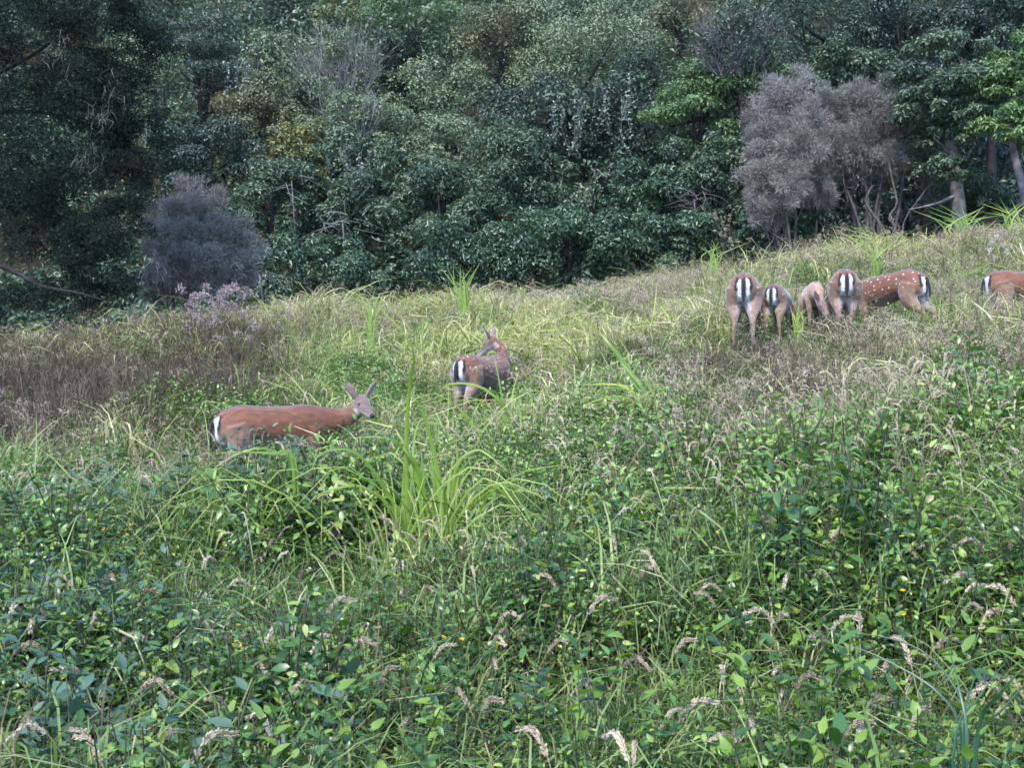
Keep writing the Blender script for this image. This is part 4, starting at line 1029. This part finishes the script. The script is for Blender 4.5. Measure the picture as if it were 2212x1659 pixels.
for k in range(5):
    r = np.random.default_rng(360 + k); gs = G(); gh = G()
    for q in range(2):
        b = np.array([r.normal() * .04, r.normal() * .04, -.03]); hh = r.uniform(.45, .75)
        e = b + np.array([r.normal() * .1, r.normal() * .1, hh]); tube(gs, spline([b, (b + e) / 2 + r.normal(size=3) * .02, e], 5), np.linspace(.004, .002, 5), 4, r.random(), False)
        n = 16; u = r.uniform(.55, 1, n); pp_ = b + (e - b) * u[:, None] + r.normal(size=(n, 3)) * .008
        V, Tt = kites(pp_, nrm(r.normal(size=(n, 3)) + [0, 0, 1]), nrm(r.normal(size=(n, 3))), .022, .009); gh.add(V, None, Tt, np.repeat(r.random(n), 4))
    T_stalk.append(tmpl('dead_stalk_template', [(gs, M['darkstalk']), (gh, M['brown'])]))
def dseed(x, y, px): return sstep(5, 7.5, y + 2 * (noise(x + 1, y, .7) - .5)) * (.25 + .75 * sstep(.42, .62, noise(x + 77, y, .8))) * (.5 + .5 * sstep(900, 1300, px) + .5 * sstep(11, 14, y)) * (y < crest(px)) * deer_clear(x, y)
x, y, px = sample(17000, 5.5, 21, dseed)
vh = veg_h(x, y); pos, rot, scl = place(x, y, np.clip(vh / .30, .8, 1.25), .7, 1.1, .2, np.maximum(vh - .36, 0))
scatter('seeding_grass_cover', 'fluffy tan grass seed heads on thin stems across the middle and back of the slope', 'grass', pos, rot, scl, T_seed)
def dfine(x, y, px): return (.2 + .8 * sstep(.4, .65, noise(x + 7, y + 17, .6))) * np.maximum(np.maximum(sstep(14, 17, y), sstep(600, 300, px) * .18), .75 * sstep(1150, 1450, px)) * (y < crest(px)) * deer_clear(x, y)
x, y, px = sample(12000, 7, 21, dfine)
pos, rot, scl = place(x, y, .95, .6, 1.15, .15)
scatter('fine_seeding_grass_cover', 'pinkish haze of fine feathery grass heads towards the crest', 'grass', pos, rot, scl, T_fine)
x, y, px = sample(4200, 4, 20, lambda x, y, px: (.12 + .88 * sstep(1350, 1750, px) * sstep(5.5, 8, y)) * (y < crest(px)) * deer_clear(x, y))
pos, rot, scl = place(x, y, .95, .6, 1.1, .18)
scatter('dead_stalk_cover', 'thin dark dead stalks standing among the weeds, mostly on the right', 'stalks', pos, rot, scl, T_stalk)

def dcrest(x, y, px):
    c = crest(px)
    return sstep(c - 2.6, c - .6, y) * (y < c + .5) * (.25 + .75 * sstep(.35, .6, noise(x * 1.6 + 9, y, .9))) * (.35 + .65 * sstep(500, 900, px))
x, y, px = sample(26000, 13, 21.2, dcrest)
pos, rot, scl = place(x, y, .8 + .6 * noise(x + 3, y, 1.3), .7, 1.3, .2)
n3 = len(x)
scatter('crest_grass_cover', 'taller ragged straw-coloured grass standing along the crest against the dark wood', 'grass', pos, rot, scl, T_pale + T_fine[:1] + T_seed[:3] + T_grass[:1] + T_herb[:2])

# ------------------------------------------------------------------ sedge clumps: every blade a part
def blade_mesh(pts, w0, face, R, folded=True):
    pts = np.asarray(pts, float); n = len(pts)
    T = nrm(np.gradient(pts, axis=0)); face = nrm(face)
    sd = nrm(np.cross(T, np.tile(face, (n, 1)))); nn = np.cross(sd, T)
    s = np.linspace(0, 1, n)
    wv = w0 * .5 * np.interp(s, [0, .15, .5, .85, 1], [.8, 1, .8, .32, .03])
    V = np.stack([pts + sd * wv[:, None], pts + nn * (wv * .35)[:, None], pts - sd * wv[:, None]], 1).reshape(-1, 3)
    Q = []
    for i in range(n - 1):
        a = i * 3; Q += [(a, a + 1, a + 4, a + 3), (a + 1, a + 2, a + 5, a + 4)]
    rv = np.clip(R * .8 + .5 * np.repeat(s, 3) ** 5, 0, 1)
    return V, np.array(Q), rv

def clump(name, label, px, py, D, hand, mat, nrand, h, wd, hdroop=.8, spread=.1, cat='sedge', lean=(0, 0)):
    b = P(px, py, D); z = gz(b[0], D)
    root = empty(name, (b[0], D, z)); tag(root, label, cat, 'sedge clumps on the slope')
    o = np.array([b[0], D, z])
    def add(pts, w0, R, wob=.5):
        g = G(); face = np.array([rng.normal() * wob, -1.0, rng.uniform(.1, .7)])
        V, Q, rv = blade_mesh(pts, w0, face, R); g.add(V, Q, None, rv)
        obj('blade', g.build('blade', M[mat], True), root)
    for k, (pp_, w0, R, dd) in enumerate(hand):
        w3 = [P(a, c, D + dd * i / max(1, len(pp_) - 1) + rng.normal() * .02) - o for i, (a, c) in enumerate(pp_)]
        foot = np.array([w3[0][0], w3[0][1], gz(w3[0][0] + o[0], w3[0][1] + o[1]) - z - .02])
        if w3[0][2] > foot[2] + .08:
            fx, fy = foot[0] * .35, foot[1] * .35
            w3 = [np.array([fx, fy, gz(fx + o[0], fy + o[1]) - z - .02])] + w3
        add(spline(w3, 14), w0 * 1.35, R * .8, .15)
    for k in range(nrand):
        az = rng.uniform(0, 2 * math.pi); d = np.array([math.cos(az) + lean[0], math.sin(az) + lean[1], 0]); hh = h * rng.uniform(.45, 1.0); out = hh * rng.uniform(.2, .9) * hdroop
        b0 = np.array([rng.normal() * spread, rng.normal() * spread, -.02])
        pts = spline([b0, b0 + d * out * .25 + [0, 0, hh * .6], b0 + d * out * .75 + [0, 0, hh * .95], b0 + d * out * 1.3 + [0, 0, hh * rng.uniform(.45, .9)]], 9)
        add(pts, wd * rng.uniform(.6, 1.1), rng.uniform(0, .8))
    return root

def cp(*q): return [(437 + a * .3622, 619 + b * .3622) for a, b in q]
hand = [
 (cp((1240, 1500), (1215, 1000), (1235, 600), (1265, 400), (1150, 220), (1030, 105)), .021, .50, -.35),
 (cp((1430, 1480), (1400, 1100), (1330, 800), (1240, 590)), .026, .15, -.1),
 (cp((1320, 1450), (1265, 1080), (1200, 960), (1080, 900), (860, 905)), .018, .5, -.2),
 (cp((1190, 1400), (1050, 1150), (950, 1020), (840, 970), (700, 1000), (645, 1110)), .018, .45, -.3),
 (cp((1350, 1420), (1290, 1100), (1225, 1000), (1180, 955), (1130, 1060)), .020, .3, -.15),
 (cp((1480, 1420), (1515, 1080), (1620, 980), (1700, 1000), (1820, 1105)), .018, .35, -.2),
 (cp((1245, 1440), (1265, 900), (1330, 760)), .016, .2, .1),
 (cp((1160, 1380), (1000, 1220), (880, 1190), (700, 1240), (620, 1310)), .016, .5, -.3),
 (cp((1060, 1540), (1120, 1410), (1190, 1380)), .016, .8, -.3),
 (cp((690, 1600), (760, 1450), (860, 1370)), .014, .7, -.3),
 (cp((1215, 1440), (1200, 1160), (1215, 1000)), .024, .1, 0),
 (cp((1310, 1460), (1320, 1180), (1300, 930)), .024, .1, .1),
 (cp((1380, 1470), (1385, 1200), (1360, 980)), .026, .1, -.05),
 (cp((1490, 1420), (1520, 1150), (1515, 900)), .020, .25, -.05),
 (cp((1440, 1480), (1470, 1180), (1500, 1000)), .022, .2, .05),
 (cp((1550, 1400), (1620, 1230), (1680, 1200)), .016, .3, .1),
 (cp((1830, 1500), (1835, 1290), (1745, 1195), (1645, 1183)), .020, .75, -.2),
 (cp((1195, 1420), (1120, 1250), (1090, 1120)), .018, .4, .2),
]
clump('sedge_clump', 'tallest yellow-green sedge clump in the centre, one bent blade rising above the rest', 925, 1150, 6.5, hand, 'blade', 64, .95, .015, 1.35, .18)
hand = [
 (cp((560, 1080), (460, 1000), (330, 965), (150, 1030), (0, 1145)), .016, .75, -.2),
 (cp((540, 1060), (420, 1000), (260, 990), (40, 990)), .015, .6, -.2),
 (cp((160, 1530), (300, 1380), (480, 1320)), .012, .7, -.2),
 (cp((230, 1560), (300, 1470), (430, 1390)), .012, .7, -.2),
]
clump('sedge_clump', 'low arching sedge in front of the side-on chestnut doe', 640, 1010, 6.6, hand, 'blade', 34, .95, .012, 1.2, .2)
hand = [
 (cp((1905, 1010), (1830, 790), (1770, 680), (1640, 590), (1480, 580), (1420, 620)), .024, .35, -.3),
 (cp((1850, 880), (1850, 650), (1890, 500)), .018, .3, .1),
 (cp((1800, 760), (1770, 560), (1735, 390)), .015, .5, .1),
 (cp((1870, 1050), (1800, 900), (1740, 850)), .022, .7, -.1),
 (cp((1890, 1000), (1800, 850), (1700, 800), (1500, 790)), .014, .6, -.2),
 (cp((1880, 1000), (1780, 880), (1640, 690), (1450, 690)), .013, .7, -.2),
]
clump('sedge_clump', 'sedge clump below the deer that looks back, with one broad arching blade', 1120, 1000, 9.0, hand, 'blade', 40, .80, .014, 1.2, .18)
hand = [
 ([(1446, 905), (1390, 850), (1345, 780), (1318, 745), (1290, 712)], .030, .35, .2),
 ([(1446, 908), (1400, 850), (1370, 815), (1330, 770)], .034, .1, .1),
 ([(1440, 908), (1400, 868), (1375, 850)], .030, .15, -.1),
 ([(1444, 905), (1410, 848), (1380, 800)], .030, .2, 0),
 ([(1430, 900), (1360, 842), (1320, 830), (1255, 832)], .018, .6, -.1),
 ([(1432, 900), (1350, 860), (1300, 862), (1250, 880)], .016, .6, -.2),
 ([(1436, 905), (1395, 875), (1370, 855)], .026, .25, -.2),
]
hand = [(a, w_ * 1.5, r_, d_) for a, w_, r_, d_ in hand]
clump('sedge_clump', 'sedge clump leaning left right of centre, bright blades in a fan', 1442, 908, 8.9, hand, 'blade', 26, .6, .018, .9, .10, lean=(-1.2, 0))
hand = [
 ([(1285, 1120), (1272, 1080), (1285, 1066), (1300, 1085), (1310, 1110)], .020, .7, -.1),
 ([(1385, 1110), (1420, 1062), (1470, 1055), (1545, 1056)], .018, .55, -.1),
 ([(1350, 1140), (1380, 1100), (1400, 1085)], .016, .45, -.1),
]
clump('sedge_clump', 'small sedge with a hooked pale blade right of the tallest clump', 1340, 1150, 6.3, hand, 'blade', 30, .75, .012, 1.3, .16)
hand = [
 ([(2085, 1600), (2075, 1500), (2040, 1370)], .014, .3, .05),
 ([(2090, 1620), (2070, 1480), (2035, 1350)], .012, .2, .1),
 ([(2080, 1610), (2100, 1480), (2160, 1370)], .012, .3, .1),
 ([(2090, 1610), (2060, 1480), (1960, 1390), (1780, 1360)], .011, .3, .2),
 ([(2080, 1620), (2030, 1500), (1900, 1420), (1800, 1385)], .011, .4, .2),
 ([(2110, 1600), (2160, 1500), (2215, 1440)], .024, .9, -.1),
 ([(2110, 1620), (2170, 1530), (2240, 1450)], .012, .3, .0),
 ([(2060, 1620), (2120, 1500), (2180, 1420)], .012, .2, .1),
]
hand = [(a, w_ * .5, r_, d_) for a, w_, r_, d_ in hand]
clump('sedge_clump', 'blue-green sedge spraying out at the bottom right corner', 2085, 1640, 2.75, hand, 'bluesedge', 30, .36, .007, 1.4, .06)
def hand_up(x0, y0, n, hpx, sp, w):
    return [([(x0 + rng.normal() * 4, y0), (x0 + rng.normal() * sp * .5, y0 - hpx * .6), (x0 + rng.normal() * sp * 1.3, y0 - hpx * rng.uniform(.75, 1.15))], w, rng.uniform(.1, .6), 0) for _ in range(n)]
for (label, px_, py_, D_, n, hp, sp, w_) in (
    ('yellow sedge tuft on the crest behind the deer that looks back', 1005, 700, 16.0, 12, 95, 40, .022),
    ('bright yellow-green sedge tuft behind the spotted grazing doe', 1892, 615, 15.4, 12, 70, 24, .030),
    ('loose sedge tuft on the crest left of the large rear-facing doe', 1540, 600, 17.5, 9, 60, 40, .018),
    ('tall sedge leaves along the crest under the bare grey trunk', 2080, 545, 19.0, 16, 75, 70, .028),
    ('sedge leaves on the crest beside the dark hollow', 1880, 565, 19.2, 12, 60, 70, .025),
    ('sedge leaves at the right end of the crest', 2190, 530, 19.0, 12, 75, 50, .028),
    ('small bright sedge between the small dark fawn and the pale one', 1722, 745, 11.8, 8, 65, 18, .016),
    ('wispy sedge on the crest left of centre', 800, 715, 14.5, 9, 70, 60, .014)):
    clump('sedge_clump', label, px_, py_, D_, hand_up(px_, py_, int(n * 1.4), hp * 1.25, sp * .6, w_), 'blade', 5, hp * 1.2 / FPX * D_, w_ * .7, .8, .1)

# ------------------------------------------------------------------ countable things at the front
def seed_variant(seed):
    r = np.random.default_rng(seed); gs, gh = G(), G()
    panicle_stem(gs, gh, np.array([0, 0, -.02]), 0.0, r.uniform(.48, .58), r.uniform(.25, .5), r.uniform(.10, .165), .0058, r, 150, r.uniform(.0, 1.0))
    return gs.build('stem', M['stalk']), gh.build('seed_head', M['seed']), np.concatenate(gh.V).mean(0)
SV = [seed_variant(500 + k) for k in range(7)]
SPOTS = [(800, 1285), (868, 1278), (925, 1275), (735, 1300), (600, 1360), (505, 1335), (580, 1300), (690, 1385), (780, 1390), (370, 1590), (460, 1600), (560, 1555), (70, 1400), (30, 1085), (120, 1130), (175, 1000), (200, 1080), (90, 1330), (30, 1320),
 (1530, 1270), (1525, 1290), (1690, 1330), (1640, 1325), (1830, 1340), (1600, 1500), (1560, 1450), (1690, 1500), (1450, 1545), (1590, 1595), (1680, 1450), (1945, 1390), (1920, 1440), (2080, 1250), (2110, 1270), (2140, 1330), (2160, 1380), (2100, 1310), (1990, 1540), (2170, 1540),
 (1120, 1145), (1125, 1165), (1060, 1520), (990, 1500), (640, 1050), (590, 1170), (720, 1200), (450, 1210), (520, 1260), (1400, 1200), (1395, 1230), (1560, 1100), (1740, 1015), (1580, 985), (1480, 960), (1700, 1250), (1630, 1045), (1800, 1050), (2000, 1180), (1970, 1060), (1900, 1120), (270, 1420), (340, 1480), (210, 1330), (150, 1450), (240, 1250), (320, 1280), (130, 1250), (560, 1440), (650, 1480), (840, 1450), (960, 1400), (1100, 1330), (1210, 1390), (1300, 1300), (1270, 1480), (1380, 1430), (1480, 1390), (1180, 1250), (1020, 1230), (880, 1560), (1150, 1590), (1330, 1600), (60, 1560), (180, 1590), (2190, 1480), (2060, 1120), (2130, 1080), (2180, 1180), (560, 905), (640, 930), (605, 960)]
SPOTS += [(rng.uniform(0, 2212), rng.uniform(1020, 1650)) for _ in range(50)]
def region(px, py):
    if py < 1130:
        return ('on the left behind the front weeds', 'in front of the side-on chestnut doe', 'in the middle, right of the tallest sedge clump', 'on the right slope below the grazing group')[int(np.searchsorted([420, 850, 1500], px))]
    if py < 1370:
        return ('at the left edge, halfway down the weeds', 'left below the tallest sedge clump', 'right below the tallest sedge clump', 'at the right, above the blue-green corner sedge')[int(np.searchsorted([420, 920, 1550], px))]
    return ('in the bottom left corner', 'along the bottom, left of centre', 'along the bottom, right of centre', 'around the blue-green corner sedge')[int(np.searchsorted([420, 1100, 1700], px))]
for k, (px_, py_) in enumerate(SPOTS):
    st, hd, cen = SV[k % 7]
    D = hit(px_, py_, .06)
    if D > 11: D = 9.2
    q = P(px_, py_, D); rz = rng.uniform(0, 6.28)
    s = rng.uniform(.85, 1.35)
    off = np.array([math.cos(rz) * cen[0] - math.sin(rz) * cen[1], math.sin(rz) * cen[0] + math.cos(rz) * cen[1]]) * s
    x0, y0 = q[0] - off[0], q[1] - off[1]
    z0 = q[2] - cen[2] * s
    root = empty('seeding_grass_stem', (x0, y0, z0), rz); root.scale = (s, s, s)
    rg = region(px_, py_); tag(root, 'grass stem with fluffy tan seed head ' + rg, 'grass stem', 'fluffy tan grass heads ' + rg)
    obj('stem', st, root); obj('seed_head', hd, root)

# leafy plants right at the front, each leaf a part
LV = []
for k in range(4):
    V, Q = leaf_geo((.065, .05, .075, .06)[k], (.028, .030, .026, .034)[k], (.25, .4, .15, .3)[k], .2, heart=k == 3)
    LV.append((V, Q))
def leaf_me(mat, k):
    V, Q = LV[k]; g = G(); g.add(V, Q, None, np.repeat([.2, .45, .6, .3, .8], 3) if False else .5); return g.build('leaf', M[mat], True)
def herb_proto(mat, kind, h, nl, seed, scale=1.0):
    r = np.random.default_rng(seed); gs = G()
    st = spline([(0, 0, -.08), (r.normal() * .02, r.normal() * .02, h * .5), (r.normal() * .06, r.normal() * .06, h)], 6)
    tube(gs, st, np.linspace(.004, .0018, 6), 5, r.random())
    L = []
    az = r.uniform(0, 6)
    for i in range(nl):
        t = .3 + .7 * (i + 1) / nl
        q = [float(np.interp(t, np.linspace(0, 1, 6), st[:, c])) for c in range(3)]
        az += math.pi if i % 2 else math.pi / 2 + r.normal() * .3
        L.append((q, az, r.normal(.2, .3) if t < .95 else .7, r.normal(0, .3), scale * (1.2 - .5 * max(0, t - .5)) * r.uniform(.8, 1.2)))
    return gs.build('stem', M['herb_stem'], True), leaf_me(mat, kind), L
HP = [herb_proto('herb', 0, .42, 14, 700), herb_proto('herb', 1, .36, 12, 701), herb_proto('herb', 2, .44, 14, 702, 1.1), herb_proto('lime', 3, .46, 8, 703), herb_proto('herb', 1, .40, 16, 704, .8)]
HB = [herb_proto('blueherb', 2, .40, 12, 710, 1.45), herb_proto('blueherb', 0, .36, 12, 711, 1.6)]
def place_herb(proto, x, y, z, rz, s, label, group, name):
    root = empty(name, (x, y, z), rz); root.scale = (s, s, s)
    root.rotation_euler = (rng.normal() * .12, rng.normal() * .12, rz)
    tag(root, label, 'weed', group)
    st, lm, L = proto
    obj('stem', st, root)
    for q, az, el, roll, ls in L:
        o = obj('leaf', lm, root, q)
        o.rotation_euler = Matrix(rotm(az, el, roll).tolist()).to_euler(); o.scale = (ls, ls, ls)
def wr(x, y):
    zz = gz(x, y) + .35
    return region(1106 + x / y * FPX, np.clip(829.5 - (zz - CAMZ) / y * FPX, 1150, 1650))
nH = 120
for k in range(nH):
    y = rng.uniform(2.25, 4.3); x = rng.uniform(-.49, .49) * y
    vh = float(veg_h(np.array([x]), np.array([y]))[0])
    lime = k % 5 == 3
    place_herb(HP[k % 5], x, y, gz(x, y) + max(vh - .36, 0) + .02, rng.uniform(0, 6.28), rng.uniform(.85, 1.15),
               ('yellow-green heart-leaved weed ' if lime else 'leafy green weed with pointed leaves ') + wr(x, y),
               ('yellow-green weeds ' if lime else 'leafy green weeds ') + wr(x, y), 'heart_leaved_weed' if lime else 'leafy_weed')
for lab, px_, py_, k in (('blue-grey broad-leaved plant at the bottom left corner, its largest leaf hanging down', 135, 1500, 0), ('blue-grey leaved plant left of the bottom-left corner plant\'s flower, behind it', 215, 1430, 1),
                         ('blue-grey broad-leaved plant near the bottom edge, below the tallest sedge', 705, 1505, 0), ('blue-green leaved plant in the dark gap right of the bottom centre', 1120, 1480, 1), ('blue-green weed with large leaves at the left edge, lower half', 40, 1330, 1)):
    D = hit(px_, py_, .04); q = P(px_, py_, D)
    place_herb(HB[k], q[0], D, q[2] - .40, rng.uniform(0, 6), 1.15, lab, None, 'broad_leaved_weed')

# yellow flowers: head of petals on a stem
def flower():
    gp, gc, gs = G(), G(), G()
    for i in range(9):
        V, Q = leaf_geo(.013, .007, .2, .1); R = rotm(i * 2 * math.pi / 9, .15, 0); gp.add(V @ R.T + [.003 * math.cos(i * .698), .003 * math.sin(i * .698), 0], Q, None, rng.random())
    loft(gc, [((0, 0, z), np.array([1., 0, 0]), np.array([0, 1., 0]), a, a) for z, a in ((-.004, .004), (0, .006), (.004, .005), (.006, .002))], 8)
    tube(gs, spline([(0, 0, 0), (.01, 0, -.15), (.03, .01, -.35)], 5), np.linspace(.0015, .002, 5), 4)
    return gp.build('petals', M['yellow']), gc.build('flower_centre', M['yellow'], True), gs.build('stem', M['herb_stem'])
FP = flower()
FL = [(225, 1143, 'leftmost of the small row at the left, halfway down the weeds'), (255, 1150, 'second of the small row at the left, halfway down'), (283, 1133, 'highest of the small row at the left, halfway down'), (275, 1155, 'lowest of the small row at the left, halfway down'),
 (318, 1475, 'alone near the bottom left, beside the blue-grey leaves'), (510, 1385, 'upper one of the pair below the left seed heads'), (516, 1394, 'lower one of the pair below the left seed heads'), (290, 1608, 'lowest one, at the bottom edge on the left'),
 (940, 1378, 'left one of the pair below the tallest sedge clump'), (958, 1376, 'right one of the pair below the tallest sedge clump'), (998, 1380, 'just right of the pair below the tallest sedge clump'), (1075, 1390, 'farthest right of the line below the tallest sedge clump'),
 (905, 1442, 'lowest one under the tallest sedge clump'), (820, 1355, 'left of the line below the tallest sedge clump'), (1445, 1465, 'upper one of the pair at bottom right of centre'), (1452, 1478, 'lower one of the pair at bottom right of centre'),
 (1950, 1275, 'left of the two right-hand ones above the corner sedge'), (1895, 1238, 'higher up the slope, right of the hooked sedge'), (2010, 1230, 'farthest right, above the corner sedge'), (1950, 1325, 'below the others at the right, above the corner sedge'),
 (1550, 1150, 'right of the hooked pale sedge blade'), (1840, 1405, 'just left of the blue-green corner sedge'), (1075, 880, 'under the deer that looks back'), (1205, 955, 'right of the sedge below the deer that looks back'), (920, 1155, 'at the foot of the tallest sedge clump')]
for k, (px_, py_, where) in enumerate(FL):
    D = hit(px_, py_, .03); q = P(px_, py_, D)
    root = empty('yellow_flower', q, rng.uniform(0, 6)); s = rng.uniform(.55, .95); root.scale = (s,) * 3
    root.rotation_euler = (rng.normal(.35, .25), rng.normal(0, .25), rng.normal(0, .5))
    tag(root, 'small yellow flower, ' + where, 'flower', 'yellow flowers in the weeds')
    for nm, me in zip(('petals', 'flower_centre', 'stem'), FP): obj(nm, me, root)

# fluffy dried-up flower plants
def fluff_plant(name, label, pxs, D, mat, rad, n):
    px_, py_ = pxs[0]; b = P(px_, py_, D); z = gz(b[0], D)
    root = empty(name, (b[0], D, z)); tag(root, label, 'plant')
    o = np.array([b[0], D, z]); gs = G()
    for (a, c) in pxs:
        h = P(a, c, D + rng.normal() * .15) - o
        tube(gs, spline([(rng.normal() * .05, rng.normal() * .05, -.02), h * .55 + rng.normal(size=3) * .03, h], 6), np.linspace(.004, .0015, 6) * (1 if rad > .02 else .3), 4, rng.random(), False)
        g = G(); v = sph(n, .3)
        V, T = kites(h + v * rad * rng.uniform(.2, 1, (n, 1)), nrm(v + rng.normal(size=(n, 3)) * .5), nrm(np.cross(v, rng.normal(size=(n, 3)))), rad * .5, rad * .28)
        g.add(V, None, T, np.repeat(rng.random(n), 4)); obj('flower_head', g.build('flower_head', M[mat]), root)
    tag(obj('stems', gs.build('stems', M['darkstalk' if rad > .02 else 'herb_stem']), root), kind='stuff')
fluff_plant('dried_flower_plant', 'pinkish-grey plant of dried fluffy flowers in front of the grey-purple shrub', [(470 + rng.normal() * 45, 645 + rng.normal() * 14) for _ in range(26)], 14.8, 'fluff', .07, 50)
fluff_plant('dried_flower_plant', 'lower pinkish dried plant beside the fluffy one, left of the yellow wispy grass', [(500 + rng.normal() * 50, 700 + rng.normal() * 18) for _ in range(18)], 13.6, 'fluff', .05, 36)
fluff_plant('thistle_plant', 'thistle with white fluffy seed heads at the right end of the crest', [(2142, 525), (2152, 512), (2140, 540), (2166, 530), (2150, 555), (2175, 543), (2160, 500)], 15.5, 'white', .036, 50)
fluff_plant('dry_stem_plant', 'tall group of tan dry stems on the crest left of the twin grey bushes', [(1560 + rng.normal() * 22, 470 + rng.uniform(-10, 50)) for _ in range(16)], 19.5, 'seed', .035, 26)
fluff_plant('white_flower_plant', 'tiny white flower cluster low at the front, left of the bottom centre', [(390 + rng.normal() * 12, 1215 + rng.normal() * 6) for _ in range(5)], 4.2, 'white', .008, 14)
fluff_plant('white_flower_plant', 'tiny white flower cluster beside the leaning pale stalk at the front left', [(440 + rng.normal() * 10, 1288 + rng.normal() * 6) for _ in range(6)], 3.9, 'white', .008, 14)

# ------------------------------------------------------------------ the evening air
def haze():
    x0, x1, y0, y1, z0, z1 = -168.0, 168.0, -168.0, 208.0, -12.0, 62.0
    V = [(x, y, z) for z in (z0, z1) for y in (y0, y1) for x in (x0, x1)]
    Q = [(0, 2, 3, 1), (4, 5, 7, 6), (0, 1, 5, 4), (2, 6, 7, 3), (0, 4, 6, 2), (1, 3, 7, 5)]
    m = bpy.data.materials.new('evening_haze'); m.use_nodes = True
    N = m.node_tree.nodes; L = m.node_tree.links
    N.remove(N['Principled BSDF'])
    pv = N.new('ShaderNodeVolumePrincipled'); pv.inputs['Density'].default_value = HAZE
    pv.inputs['Color'].default_value = (.86, .82, 1.0, 1); pv.inputs['Anisotropy'].default_value = 0.0
    L.new(pv.outputs[0], N['Material Output'].inputs['Volume'])
    o = obj('haze', mesh('haze', V, [np.array(Q)], m))
    tag(o, 'thin bluish evening haze lying over the slope and the wood', 'haze', kind='stuff')
HAZE = .00012
haze()
